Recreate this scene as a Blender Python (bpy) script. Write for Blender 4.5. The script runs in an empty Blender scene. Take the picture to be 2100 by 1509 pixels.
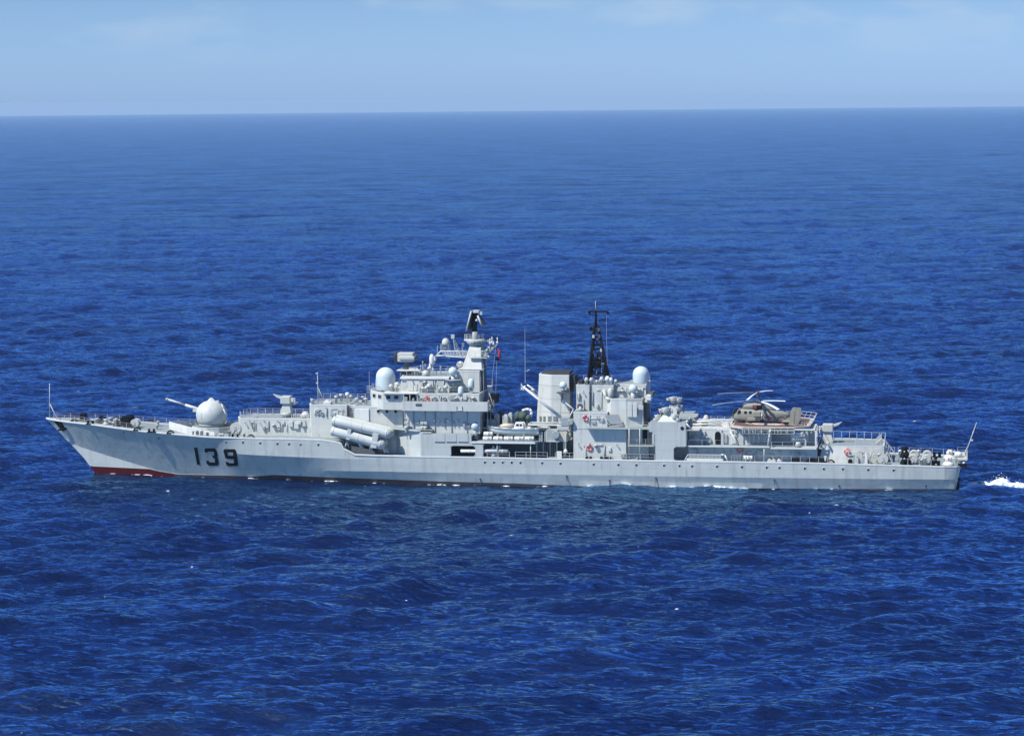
import bpy, math, random
import numpy as np
from mathutils import Vector, Matrix
from mathutils.bvhtree import BVHTree
random.seed(7); RNG = np.random.default_rng(11)
scene = bpy.context.scene
COL = scene.collection
R = math.radians

# ---------------------------------------------------------------- camera
CAM = Vector((78.2225, -448.3225, 63.3711)); YAW = 0.16480956; PITCH = 0.09819421; ROLL = -0.00952352; FPX = 5600.0
_f = Vector((-math.sin(YAW)*math.cos(PITCH), math.cos(YAW)*math.cos(PITCH), -math.sin(PITCH)))
_r = Vector((math.cos(YAW), math.sin(YAW), 0)); _u = _r.cross(_f)
_r2 = _r*math.cos(ROLL)+_u*math.sin(ROLL); _u2 = -_r*math.sin(ROLL)+_u*math.cos(ROLL)
cam_d = bpy.data.cameras.new("camera"); cam_o = bpy.data.objects.new("camera", cam_d); COL.objects.link(cam_o)
cam_d.sensor_width = 36.0; cam_d.lens = 36.0*FPX/2100.0; cam_d.clip_start = 1.0; cam_d.clip_end = 200000.0
M4 = Matrix((( _r2.x, _u2.x, -_f.x, CAM.x), (_r2.y, _u2.y, -_f.y, CAM.y), (_r2.z, _u2.z, -_f.z, CAM.z), (0,0,0,1)))
cam_o.matrix_world = M4
scene.camera = cam_o

# ---------------------------------------------------------------- sky and sun
SUN = Vector((-0.60, -0.54, 1.05)).normalized()
el = math.asin(SUN.z); az = math.atan2(SUN.x, SUN.y)
world = bpy.data.worlds.new("World"); scene.world = world; world.use_nodes = True
nt = world.node_tree; N = nt.nodes; L = nt.links
for n in list(N): N.remove(n)
out = N.new('ShaderNodeOutputWorld'); bg = N.new('ShaderNodeBackground'); sky = N.new('ShaderNodeTexSky')
sky.sky_type = 'NISHITA'; sky.sun_disc = False; sky.sun_elevation = el; sky.sun_rotation = az
sky.altitude = 60; sky.air_density = 1.0; sky.dust_density = 0.6; sky.ozone_density = 2.0
bg.inputs['Strength'].default_value = SKY_STRENGTH = 0.072
tint = N.new('ShaderNodeMix'); tint.data_type = 'RGBA'; tint.blend_type = 'MULTIPLY'; tint.inputs['Factor'].default_value = 1.0

tc = N.new('ShaderNodeTexCoord'); mp = N.new('ShaderNodeMapping'); mp.inputs['Scale'].default_value = (15, 15, 48)
cn = N.new('ShaderNodeTexNoise'); cn.inputs['Scale'].default_value = 1.3; cn.inputs['Detail'].default_value = 4; cn.inputs['Roughness'].default_value = 0.5
cr = N.new('ShaderNodeValToRGB'); cr.color_ramp.elements[0].position = 0.50; cr.color_ramp.elements[1].position = 0.70
cr.color_ramp.elements[0].color = (0,0,0,1); cr.color_ramp.elements[1].color = (0.40,0.40,0.40,1)
sx = N.new('ShaderNodeSeparateXYZ'); mr = N.new('ShaderNodeMapRange'); mr.inputs['From Min'].default_value = 0.010; mr.inputs['From Max'].default_value = 0.030
mul = N.new('ShaderNodeMath'); mul.operation = 'MULTIPLY'
cm = N.new('ShaderNodeMix'); cm.data_type = 'RGBA'; cm.blend_type = 'MIX'; cm.inputs['B'].default_value = (5.6, 6.9, 8.5, 1)
tr = N.new('ShaderNodeValToRGB'); tr.color_ramp.elements[0].position = 0.0; tr.color_ramp.elements[0].color = (0.75,1.185,2.37,1); tr.color_ramp.elements[1].position = 1.0; tr.color_ramp.elements[1].color = (0.20,0.34,0.56,1); e2_ = tr.color_ramp.elements.new(0.30); e2_.color = (0.40,0.65,1.50,1)
e_ = tr.color_ramp.elements.new(0.04); e_.color = (0.52,0.815,1.50,1)
L.new(sky.outputs['Color'], tint.inputs['A'])
L.new(tc.outputs['Generated'], mp.inputs['Vector']); L.new(mp.outputs['Vector'], cn.inputs['Vector'])
L.new(cn.outputs['Fac'], cr.inputs['Fac']); L.new(tc.outputs['Generated'], sx.inputs['Vector']); L.new(sx.outputs['Z'], tr.inputs['Fac']); L.new(tr.outputs['Color'], tint.inputs['B']); L.new(sx.outputs['Z'], mr.inputs['Value'])
L.new(cr.outputs['Color'], mul.inputs[0]); L.new(mr.outputs['Result'], mul.inputs[1])
L.new(mul.outputs['Value'], cm.inputs['Factor']); L.new(tint.outputs['Result'], cm.inputs['A'])
L.new(cm.outputs['Result'], bg.inputs['Color']); L.new(bg.outputs['Background'], out.inputs['Surface'])
sd = bpy.data.lights.new("sun", 'SUN'); so = bpy.data.objects.new("sun", sd); COL.objects.link(so)
sd.energy = 5.0; sd.angle = R(0.53); sd.color = (1.0, 0.975, 0.91)
so.rotation_euler = SUN.to_track_quat('Z', 'Y').to_euler(); so.location = (0, 0, 300)
scene.view_settings.view_transform = 'Standard'; scene.view_settings.look = 'None'
scene.view_settings.exposure = 0.42; scene.view_settings.gamma = 1.0; scene.view_settings.use_curve_mapping = False
scene.render.engine = 'CYCLES'

# ---------------------------------------------------------------- measuring helpers (photo point + real distance -> place on the ship)
def at(px, py, Y):
    d = _f*FPX + _r2*(px-1050) - _u2*(py-754.5)
    t = (Y-CAM.y)/d.y
    return CAM + d*t
def onz(px, py, Z):
    d = _f*FPX + _r2*(px-1050) - _u2*(py-754.5)
    t = (Z-CAM.z)/d.z
    return CAM + d*t

# ---------------------------------------------------------------- materials
def mat(name, col, rough=0.5, metal=0.0, var=0.06, scale=1.5, streak=0.0, spec=0.5, dark=None, bump=0.0, lines=0.0, rust=0.0):
    m = bpy.data.materials.new(name); m.use_nodes = True; t = m.node_tree; b = t.nodes['Principled BSDF']
    b.inputs['Roughness'].default_value = rough; b.inputs['Metallic'].default_value = metal; b.inputs['Specular IOR Level'].default_value = spec
    g = t.nodes.new('ShaderNodeNewGeometry'); n = t.nodes.new('ShaderNodeTexNoise'); n.inputs['Scale'].default_value = scale; n.inputs['Detail'].default_value = 5
    t.links.new(g.outputs['Position'], n.inputs['Vector'])
    mx = t.nodes.new('ShaderNodeMix'); mx.data_type = 'RGBA'
    mx.inputs['A'].default_value = tuple(c*(1-var*1.6) for c in col)+(1,); mx.inputs['B'].default_value = tuple(min(1, c*(1+var*1.6)) for c in col)+(1,)
    t.links.new(n.outputs['Fac'], mx.inputs['Factor']); res = mx.outputs['Result']
    if streak > 0:
        mp = t.nodes.new('ShaderNodeMapping'); mp.inputs['Scale'].default_value = (1.1, 1.1, 0.10)
        t.links.new(g.outputs['Position'], mp.inputs['Vector'])
        s = t.nodes.new('ShaderNodeTexNoise'); s.inputs['Scale'].default_value = 1.0; s.inputs['Detail'].default_value = 4
        t.links.new(mp.outputs['Vector'], s.inputs['Vector'])
        rr = t.nodes.new('ShaderNodeMapRange'); rr.inputs['From Min'].default_value = 0.50; rr.inputs['From Max'].default_value = 0.75; rr.inputs['To Max'].default_value = streak
        t.links.new(s.outputs['Fac'], rr.inputs['Value'])
        m2 = t.nodes.new('ShaderNodeMix'); m2.data_type = 'RGBA'; m2.inputs['B'].default_value = tuple(c*0.62 for c in col)+(1,)
        t.links.new(rr.outputs['Result'], m2.inputs['Factor']); t.links.new(res, m2.inputs['A']); res = m2.outputs['Result']
    if rust > 0:
        mp = t.nodes.new('ShaderNodeMapping'); mp.inputs['Scale'].default_value = (2.3, 2.3, 0.35)
        t.links.new(g.outputs['Position'], mp.inputs['Vector'])
        s = t.nodes.new('ShaderNodeTexNoise'); s.inputs['Scale'].default_value = 1.0; s.inputs['Detail'].default_value = 3
        t.links.new(mp.outputs['Vector'], s.inputs['Vector'])
        rr = t.nodes.new('ShaderNodeMapRange'); rr.inputs['From Min'].default_value = 0.66; rr.inputs['From Max'].default_value = 0.76; rr.inputs['To Max'].default_value = rust
        t.links.new(s.outputs['Fac'], rr.inputs['Value'])
        m2 = t.nodes.new('ShaderNodeMix'); m2.data_type = 'RGBA'; m2.inputs['B'].default_value = (0.20, 0.10, 0.05, 1)
        t.links.new(rr.outputs['Result'], m2.inputs['Factor']); t.links.new(res, m2.inputs['A']); res = m2.outputs['Result']
    if lines > 0:   # welded plate seams
        sp = t.nodes.new('ShaderNodeSeparateXYZ'); cb = t.nodes.new('ShaderNodeCombineXYZ')
        t.links.new(g.outputs['Position'], sp.inputs['Vector']); t.links.new(sp.outputs['X'], cb.inputs['X']); t.links.new(sp.outputs['Z'], cb.inputs['Y'])
        br = t.nodes.new('ShaderNodeTexBrick'); br.inputs['Scale'].default_value = 1.0; br.inputs['Brick Width'].default_value = 5.8; br.inputs['Row Height'].default_value = 1.55
        br.inputs['Mortar Size'].default_value = 0.045; br.inputs['Color1'].default_value = (1,1,1,1); br.inputs['Color2'].default_value = (0.955,0.96,0.965,1); br.inputs['Mortar'].default_value = (1-lines,)*3+(1,)
        t.links.new(cb.outputs['Vector'], br.inputs['Vector'])
        m3 = t.nodes.new('ShaderNodeMix'); m3.data_type = 'RGBA'; m3.blend_type = 'MULTIPLY'; m3.inputs['Factor'].default_value = 1
        t.links.new(res, m3.inputs['A']); t.links.new(br.outputs['Color'], m3.inputs['B']); res = m3.outputs['Result']
    t.links.new(res, b.inputs['Base Color'])
    if bump > 0:
        bn = t.nodes.new('ShaderNodeBump'); bn.inputs['Strength'].default_value = bump; bn.inputs['Distance'].default_value = 0.05
        n3 = t.nodes.new('ShaderNodeTexNoise'); n3.inputs['Scale'].default_value = 0.9; n3.inputs['Detail'].default_value = 2
        t.links.new(g.outputs['Position'], n3.inputs['Vector'])
        t.links.new(n3.outputs['Fac'], bn.inputs['Height']); t.links.new(bn.outputs['Normal'], b.inputs['Normal'])
    return m
M = {}
M['hull'] = mat('hull_paint', (0.425, 0.455, 0.43), 0.5, var=0.07, scale=0.35, streak=0.55, bump=0.6, lines=0.09, rust=0.40)
M['red'] = mat('antifouling_paint', (0.055, 0.0045, 0.007), 0.9, spec=0.08, var=0.2, scale=0.8, streak=0.4)
M['black_boot'] = mat('black_boot_paint', (0.035, 0.02, 0.022), 0.5, var=0.2)  # boot paint with shade in its colour, for downward facing plates aft of the bow
M['sup'] = mat('superstructure_paint', (0.505, 0.52, 0.48), 0.5, var=0.06, scale=0.8, streak=0.5, bump=0.3, lines=0.10, rust=0.45)
M['white'] = mat('white_paint', (0.60, 0.61, 0.58), 0.4, var=0.04, streak=0.2)
M['light'] = mat('light_fittings', (0.42, 0.435, 0.405), 0.5, var=0.15, scale=4)
M['dome'] = mat('radome_shell', (0.48, 0.56, 0.57), 0.5, var=0.04, streak=0.25)
M['gun'] = mat('turret_paint', (0.445, 0.475, 0.455), 0.6, var=0.06, streak=0.5)
M['deck'] = mat('deck_paint', (0.20, 0.245, 0.25), 0.7, var=0.12, scale=0.7)
M['mid'] = mat('mid_grey_fittings', (0.27, 0.30, 0.30), 0.55, var=0.15, scale=3)
M['casing'] = mat('casing_paint', (0.045, 0.055, 0.065), 0.6, var=0.12, scale=1)  # near black, so the shade of passage and mast trunk is in the colour
M['dark'] = mat('dark_fittings', (0.07, 0.075, 0.08), 0.6, var=0.25, scale=3)
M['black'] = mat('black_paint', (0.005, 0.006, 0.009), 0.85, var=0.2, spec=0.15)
M['num'] = mat('number_paint', (0.003, 0.004, 0.008), 0.8, var=0.1, spec=0.15)
M['rustred'] = mat('dull_red_paint', (0.17, 0.035, 0.03), 0.7, var=0.2)
M['glass'] = mat('window_glass', (0.015, 0.02, 0.025), 0.08, var=0.1)
M['orange'] = mat('lifebuoy_orange', (0.62, 0.06, 0.04), 0.5, var=0.08)
M['flag'] = mat('flag_red', (0.42, 0.012, 0.025), 0.7, var=0.06)
M['pad'] = mat('flight_deck_red', (0.11, 0.06, 0.045), 0.75, var=0.3, scale=1.2)
M['padedge'] = mat('flight_deck_rim', (0.42, 0.38, 0.33), 0.7, var=0.25, scale=2.5, rust=0.6)
M['heli'] = mat('helicopter_paint', (0.235, 0.23, 0.19), 0.65, var=0.08, scale=2.5, streak=0.25)
M['heli_low'] = mat('helicopter_belly_paint', (0.24, 0.31, 0.33), 0.5, var=0.08)
M['blade'] = mat('rotor_blade_paint', (0.55, 0.60, 0.62), 0.4, var=0.05)
M['cream'] = mat('raft_shell', (0.60, 0.60, 0.54), 0.45, var=0.05, scale=3)
M['tarp'] = mat('green_tarpaulin', (0.045, 0.075, 0.065), 0.8, var=0.3, scale=2)
M['rope'] = mat('reel_rope', (0.46, 0.45, 0.38), 0.8, var=0.2, scale=5)
M['boat'] = mat('boat_shell', (0.60, 0.66, 0.62), 0.4, var=0.05, streak=0.2)
M['boatdeck'] = mat('boat_deck', (0.47, 0.44, 0.34), 0.7, var=0.1)
M['radar'] = mat('radar_grey', (0.035, 0.045, 0.05), 0.6, var=0.3)
M['soot'] = mat('funnel_soot', (0.02, 0.021, 0.025), 0.8, var=0.3)

# ---------------------------------------------------------------- mesh builder
class MB:
    def __init__(s): s.v = []; s.f = []; s.sm = []; s.mi = []
    def add(s, vs, fs, smooth=False, mi=0):
        o = len(s.v); s.v += [tuple(v) for v in vs]; s.f += [tuple(i+o for i in f) for f in fs]; s.sm += [smooth]*len(fs); s.mi += [mi]*len(fs); return s
    def box(s, x0, x1, y0, y1, z0, z1, mi=0):
        v = [(x0,y0,z0),(x1,y0,z0),(x1,y1,z0),(x0,y1,z0),(x0,y0,z1),(x1,y0,z1),(x1,y1,z1),(x0,y1,z1)]
        return s.add(v, [(0,3,2,1),(4,5,6,7),(0,1,5,4),(1,2,6,5),(2,3,7,6),(3,0,4,7)], mi=mi)
    def prism(s, poly, y0, y1, mi=0):            # poly of (x,z), extruded across the ship; y0<y1
        a = sum(poly[i][0]*poly[(i+1)%len(poly)][1]-poly[(i+1)%len(poly)][0]*poly[i][1] for i in range(len(poly)))
        if a < 0: poly = poly[::-1]
        n = len(poly); v = [(x,y0,z) for x,z in poly]+[(x,y1,z) for x,z in poly]
        return s.add(v, [tuple(range(n)), tuple(range(2*n-1,n-1,-1))]+[((i+1)%n, i, i+n, (i+1)%n+n) for i in range(n)], mi=mi)
    def plan(s, poly, z0, z1, top=None, mi=0):   # poly of (x,y), raised; top = other outline for sloped walls
        top = top or poly
        a = sum(poly[i][0]*poly[(i+1)%len(poly)][1]-poly[(i+1)%len(poly)][0]*poly[i][1] for i in range(len(poly)))
        if a < 0: poly = poly[::-1]; top = top[::-1]
        n = len(poly); v = [(x,y,z0) for x,y in poly]+[(x,y,z1) for x,y in top]
        return s.add(v, [tuple(range(n-1,-1,-1)), tuple(range(n,2*n))]+[(i,(i+1)%n,(i+1)%n+n,i+n) for i in range(n)], mi=mi)
    def tube(s, p, q, r0, r1=None, n=8, cap=True, mi=0):
        p = Vector(p); q = Vector(q); r1 = r0 if r1 is None else r1
        d = (q-p).normalized(); a = d.orthogonal().normalized(); b = d.cross(a)
        v = []
        for c, r in ((p, r0), (q, r1)):
            for i in range(n):
                t = 2*math.pi*i/n; v.append(c+a*(r*math.cos(t))+b*(r*math.sin(t)))
        o = len(s.v)
        s.add(v, [(i,(i+1)%n,(i+1)%n+n,i+n) for i in range(n)], smooth=n > 5, mi=mi)
        if cap:
            s.f += [tuple(o+i for i in range(n-1,-1,-1)), tuple(o+n+i for i in range(n))]; s.sm += [False]*2; s.mi += [mi]*2
        return s
    def path(s, pts, r, n=6, mi=0):
        for a, b in zip(pts[:-1], pts[1:]): s.tube(a, b, r, n=n, mi=mi)
        return s
    def lathe(s, prof, c=(0,0,0), axis=(0,0,1), n=20, mi=0, smooth=True, cap=True, yscale=1.0):   # prof of (r, h)
        c = Vector(c); d = Vector(axis).normalized()
        a = Vector((1,0,0)) if abs(d.x) < 0.9 else Vector((0,1,0)); a = (a-d*a.dot(d)).normalized(); b = d.cross(a)
        v = [c+d*h+a*(r*math.cos(2*math.pi*i/n))+b*(r*yscale*math.sin(2*math.pi*i/n)) for r,h in prof for i in range(n)]
        m = len(prof); s.add(v, [(j*n+i, j*n+(i+1)%n, (j+1)*n+(i+1)%n, (j+1)*n+i) for j in range(m-1) for i in range(n)], smooth, mi)
        if cap:
            o = len(s.v)-m*n
            if prof[0][0] > 1e-3: s.f.append(tuple(o+i for i in range(n-1,-1,-1))); s.sm.append(False); s.mi.append(mi)
            if prof[-1][0] > 1e-3: s.f.append(tuple(o+(m-1)*n+i for i in range(n))); s.sm.append(False); s.mi.append(mi)
        return s
    def sphere(s, c, r, n=16, m=10, sc=(1,1,1), mi=0):
        c = Vector(c); v = []
        for j in range(1, m):
            ph = math.pi*j/m
            for i in range(n):
                t = 2*math.pi*i/n; v.append((c.x+r*sc[0]*math.sin(ph)*math.cos(t), c.y+r*sc[1]*math.sin(ph)*math.sin(t), c.z+r*sc[2]*math.cos(ph)))
        v += [(c.x,c.y,c.z+r*sc[2]), (c.x,c.y,c.z-r*sc[2])]; T = len(v)-2; B = T+1
        f = [((j*n+i),(j+1)*n+i,(j+1)*n+(i+1)%n,j*n+(i+1)%n) for j in range(m-2) for i in range(n)]
        f += [(T, i, (i+1)%n) for i in range(n)]+[(B, (m-2)*n+(i+1)%n, (m-2)*n+i) for i in range(n)]
        return s.add(v, f, True, mi)
    def torus(s, c, Rr, r, axis=(0,1,0), n=20, m=8, mi=0, colors=None):
        c = Vector(c); d = Vector(axis).normalized(); a = d.orthogonal().normalized(); b = d.cross(a); v = []
        for i in range(n):
            t = 2*math.pi*i/n; e = a*math.cos(t)+b*math.sin(t)
            for j in range(m):
                p = 2*math.pi*j/m; v.append(c+e*(Rr+r*math.cos(p))+d*(r*math.sin(p)))
        for i in range(n):
            fs = [(i*m+j, ((i+1)%n)*m+j, ((i+1)%n)*m+(j+1)%m, i*m+(j+1)%m) for j in range(m)]
            if i == 0: s.add(v, fs, True, (colors(i) if colors else mi)); o = len(s.v)-len(v)
            else:
                s.f += [tuple(k+o for k in f) for f in fs]; s.sm += [True]*m; s.mi += [(colors(i) if colors else mi)]*m
        return s
    def build(s, name, m, parent=None, bevel=0.0, label=None, angle=None):
        me = bpy.data.meshes.new(name); me.from_pydata(s.v, [], s.f); me.polygons.foreach_set('use_smooth', s.sm)
        ms = m if isinstance(m, (list, tuple)) else [m]
        for k in ms: me.materials.append(M[k])
        me.polygons.foreach_set('material_index', s.mi); me.update()
        if angle: me.set_sharp_from_angle(angle=R(angle))
        o = bpy.data.objects.new(name, me); COL.objects.link(o)
        if parent is not None: o.parent = parent
        if bevel > 0:
            bv = o.modifiers.new('bevel', 'BEVEL'); bv.width = bevel; bv.segments = 2; bv.limit_method = 'ANGLE'; bv.angle_limit = R(40)
        if label: o['label'] = label
        return o
def tag(o, label, cat, group=None, kind=None):
    if label: o['label'] = label
    if cat: o['category'] = cat
    if group: o['group'] = group
    if kind: o['kind'] = kind
    return o
def empty(name, loc=(0,0,0), parent=None):
    o = bpy.data.objects.new(name, None); o.empty_display_size = 0.5; COL.objects.link(o); o.location = loc
    if parent is not None: o.parent = parent
    return o
def interp(x, tab):
    return float(np.interp(x, [a for a, _ in tab], [b for _, b in tab]))
def PX(pts, Y):
    return [(at(a, b, Y).x, at(a, b, Y).z) for a, b in pts]

# ---------------------------------------------------------------- the sea
def band(n, Lt, l0, l1, wind, spread, seed):
    rng = np.random.default_rng(seed)
    k = 2*np.pi*np.fft.fftfreq(n, Lt/n); kx, ky = np.meshgrid(k, k, indexing='ij'); kk = np.hypot(kx, ky); kk[0,0] = 1
    lam = 2*np.pi/kk; win = np.where((lam > l0) & (lam < l1), 1.0, 0.0)
    c = (kx*math.cos(wind)+ky*math.sin(wind))/kk
    amp = kk**-2.0*np.abs(c)**spread*win*(0.15+0.85*(np.abs(c) > 0.3))
    h = np.fft.ifft2(amp*(rng.normal(size=(n,n))+1j*rng.normal(size=(n,n)))).real
    dz = np.gradient(h, Lt/n)
    return h/np.sqrt(np.mean(dz[0]**2+dz[1]**2))      # unit rms slope
def sample(h, Lt, X, Y, ang=0.0):
    n = h.shape[0]; c, s = math.cos(ang), math.sin(ang)
    u = ((X*c-Y*s)/Lt*n) % n; v = ((X*s+Y*c)/Lt*n) % n
    i = np.floor(u).astype(int) % n; j = np.floor(v).astype(int) % n; fu = u-np.floor(u); fv = v-np.floor(v); i1 = (i+1) % n; j1 = (j+1) % n
    return (h[i,j]*(1-fu)+h[i1,j]*fu)*(1-fv)+(h[i,j1]*(1-fu)+h[i1,j1]*fu)*fv
WIND = R(98)
def noise2(n, Lt, l0, l1, seed):
    rng = np.random.default_rng(seed); k = 2*np.pi*np.fft.fftfreq(n, Lt/n); kx, ky = np.meshgrid(k, k, indexing='ij'); kk = np.hypot(kx, ky); kk[0,0] = 1
    lam = 2*np.pi/kk; w = np.where((lam > l0) & (lam < l1), 1.0, 0.0)
    h = np.fft.ifft2(kk**-1.2*w*(rng.normal(size=(n,n))+1j*rng.normal(size=(n,n)))).real
    return h/h.std()
def build_sea():
    H = CAM.z; cx, cy = CAM.x, CAM.y
    rows = 1500
    inv = np.linspace(1/225.0, 1/28000.0, rows); rr = np.concatenate([[0.5, 40, 90, 140, 180, 205, 217], 1/inv, [30000, 34000, 40000, 50000]])
    half = R(13.5); fine = np.linspace(-half, half, 1150); step = 2*half/1149
    coarse = [half]
    g = step
    while coarse[-1] < math.pi: g *= 1.35; coarse.append(min(math.pi, coarse[-1]+min(g, 0.12)))
    coarse = np.array(coarse[1:-1]) if coarse[-1] >= math.pi else np.array(coarse[1:])
    ang = np.concatenate([-coarse[::-1], fine, coarse])        # open at the back; closed by wrapping the quads
    A, RR = np.meshgrid(ang, rr)                                # rows x cols
    th = A-YAW*-1.0                                            # angle measured from the viewing azimuth
    X = cx+RR*np.sin(A-YAW); Y = cy+RR*np.cos(A-YAW)
    drow = np.gradient(rr)[:,None]; dcol = RR*np.gradient(ang)[None,:]
    sp = np.maximum(drow*0.8, dcol)
    Z = np.zeros_like(X)
    for (n, Lt, l0, l1, slope, rot, seed, spread) in ((512, 2600.0, 60, 220, 0.010, 0.3, 8, 3.0), (512, 613.0, 17, 60, 0.034, 0.62, 1, 3.0), (512, 337.0, 6.5, 17, 0.125, 0.40, 2, 1.8), (512, 149.0, 2.6, 6.5, 0.118, 0.1, 3, 1.2), (512, 71.0, 1.1, 2.6, 0.10, -0.2, 4, 0.8)):
        h = band(n, Lt, l0, l1, WIND+rot, spread, seed)
        w = np.clip((l0*1.6/sp-0.7)/2.6, 0, 1)
        hh = sample(h, Lt, X, Y, 0.0)
        if l0 > 3: hh = hh+0.10*hh*np.abs(hh)/h.std()        # slightly peaked crests
        Z += slope*hh*w
    # water pushed up along the hull
    hw = np.interp(X, [a for a, _ in WLW], [b for _, b in WLW])
    d = np.abs(Y)-hw
    inside = (X > -69.8) & (X < 77.6)
    dist = np.where(inside, np.maximum(d, 0), 99.0)
    near = np.exp(-dist/2.2); Z *= 1-0.6*np.exp(-dist/9.0)*inside
    nz = noise2(512, 160.0, 2.0, 9.0, 21); nn = sample(nz, 160.0, X, Y)
    Z += near*(0.09*nn)*inside
    under = inside & (d < -0.8)
    Z = np.where(under, np.minimum(Z, -0.8)-0.6, Z)
    # foam amount
    foam = np.exp(-(dist/0.5)**2)*0.80*np.clip(0.30+0.22*nn+0.30*sample(noise2(512, 60.0, 0.5, 3.0, 77), 60.0, X, Y), 0, 1)*(Y < 0)*np.interp(X, [-70,-56,-50,10,78], [1.45,1.4,1,.75,.6])
    foam += np.exp(-dist/3.5)*0.35*np.clip(nn-0.4, 0, 1)*inside
    wk = np.clip((X-77.6)/2.0, 0, 1)*np.exp(-((np.abs(Y)+1.0)/(5.0+0.03*np.clip(X-78,0,400)))**4)
    n2 = sample(noise2(512, 90.0, 1.2, 12.0, 33), 90.0, X, Y)
    foam += wk*np.clip(0.36+0.33*n2, 0, 1)*np.clip((X-77.6)/2, 0, 1)*np.clip(1.15-(X-78)/420, 0, 1)
    # scattered white horses
    hb = sample(band(512, 613.0, 17, 60, WIND, 3.0, 1), 613.0, X, Y)
    for (px, py, r) in CAPS:
        p = onz(px, py, 0.2); foam += 0.53*np.exp(-(((X-p.x)*1.0)/(r*0.75))**2-((Y-p.y)/(r*0.75))**2)
    Z -= RR**2/(2*6.371e6)
    nr, nc = X.shape
    co = np.empty((nr*nc, 3)); co[:,0] = X.ravel(); co[:,1] = Y.ravel(); co[:,2] = Z.ravel()
    idx = np.arange(nr*nc).reshape(nr, nc)
    nxt = np.concatenate([idx[:,1:], idx[:,:1]], axis=1)
    q = np.stack([idx[:-1], nxt[:-1], nxt[1:], idx[1:]], axis=-1).reshape(-1, 4)
    me = bpy.data.meshes.new('water'); me.vertices.add(nr*nc); me.vertices.foreach_set('co', co.ravel())
    me.loops.add(q.size); me.loops.foreach_set('vertex_index', q.ravel().astype(np.int32))
    me.polygons.add(len(q)); me.polygons.foreach_set('loop_start', np.arange(0, q.size, 4, dtype=np.int32))
    me.update(calc_edges=True); me.polygons.foreach_set('use_smooth', np.ones(len(q), dtype=bool))
    at1 = me.attributes.new('foam', 'FLOAT', 'POINT'); at1.data.foreach_set('value', foam.ravel().astype(np.float32))
    wkt = np.clip((X-77.5)/3, 0, 1)*np.exp(-(np.abs(Y+1)/3.8)**4)*np.clip(1-(X-78)/260, 0, 1)
    at2 = me.attributes.new('churn', 'FLOAT', 'POINT'); at2.data.foreach_set('value', wkt.ravel().astype(np.float32))
    me.validate(); o = bpy.data.objects.new('water', me); COL.objects.link(o)
    # flip if facing down
    if me.polygons[len(q)//2].normal.z < 0: me.flip_normals()
    m = bpy.data.materials.new('sea_water'); m.use_nodes = True; t = m.node_tree; b = t.nodes['Principled BSDF']; W = t.nodes.new; K = t.links.new
    g = W('ShaderNodeNewGeometry')
    def noise(scale, det=4, sc=(1,1,1), rough=0.55, rot=0.0):
        mp = W('ShaderNodeMapping'); mp.inputs['Scale'].default_value = sc; mp.inputs['Rotation'].default_value = (0,0,rot); K(g.outputs['Position'], mp.inputs['Vector'])
        n = W('ShaderNodeTexNoise'); n.inputs['Scale'].default_value = scale; n.inputs['Detail'].default_value = det; n.inputs['Roughness'].default_value = rough
        K(mp.outputs['Vector'], n.inputs['Vector']); return n.outputs['Fac']
    big = noise(0.006, 3); mx = W('ShaderNodeMix'); mx.data_type = 'RGBA'
    mx.inputs['A'].default_value = SEA_A; mx.inputs['B'].default_value = SEA_B
    K(big, mx.inputs['Factor'])
    ch = W('ShaderNodeAttribute'); ch.attribute_name = 'churn'
    mc = W('ShaderNodeMix'); mc.data_type = 'RGBA'; mc.inputs['B'].default_value = (0.07, 0.22, 0.36, 1)
    cm1 = W('ShaderNodeMath'); cm1.operation = 'MULTIPLY'; cm1.inputs[1].default_value = 1.0
    K(ch.outputs['Fac'], cm1.inputs[0]); K(cm1.outputs[0], mc.inputs['Factor']); K(mx.outputs['Result'], mc.inputs['A'])
    fa = W('ShaderNodeAttribute'); fa.attribute_name = 'foam'
    fn = noise(3.0, 6, (0.7, 1.0, 1), 0.7)
    ad = W('ShaderNodeMath'); ad.operation = 'ADD'; K(fa.outputs['Fac'], ad.inputs[0]); K(fn, ad.inputs[1])
    mr = W('ShaderNodeMapRange'); mr.inputs['From Min'].default_value = 0.92; mr.inputs['From Max'].default_value = 1.12; K(ad.outputs[0], mr.inputs['Value'])
    mf = W('ShaderNodeMix'); mf.data_type = 'RGBA'; mf.inputs['B'].default_value = (0.78, 0.82, 0.84, 1)
    K(mr.outputs['Result'], mf.inputs['Factor']); K(mc.outputs['Result'], mf.inputs['A']); pass
    rg = W('ShaderNodeMapRange'); rg.inputs['To Min'].default_value = SEA_ROUGH; rg.inputs['To Max'].default_value = 0.7; K(mr.outputs['Result'], rg.inputs['Value'])
    b1 = W('ShaderNodeBump'); b1.inputs['Distance'].default_value = 0.16; b1.inputs['Strength'].default_value = 1.0
    K(noise(1.3, 6, (0.75, 1.25, 1), 0.66, R(-15)), b1.inputs['Height'])
    b2 = W('ShaderNodeBump'); b2.inputs['Distance'].default_value = 2.4; b2.inputs['Strength'].default_value = 1.0
    K(noise(0.11, 4, (0.6, 1.5, 1), 0.6, R(-15)), b2.inputs['Height']); K(b2.outputs['Normal'], b1.inputs['Normal'])
    b3 = W('ShaderNodeBump'); b3.inputs['Distance'].default_value = 1.3; b3.inputs['Strength'].default_value = 1.0
    sb = W('ShaderNodeMath'); sb.operation = 'SUBTRACT'; sb.inputs[1].default_value = 0.5; ab = W('ShaderNodeMath'); ab.operation = 'ABSOLUTE'; mu = W('ShaderNodeMath'); mu.operation = 'MULTIPLY'; mu.inputs[1].default_value = -1.0
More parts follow.
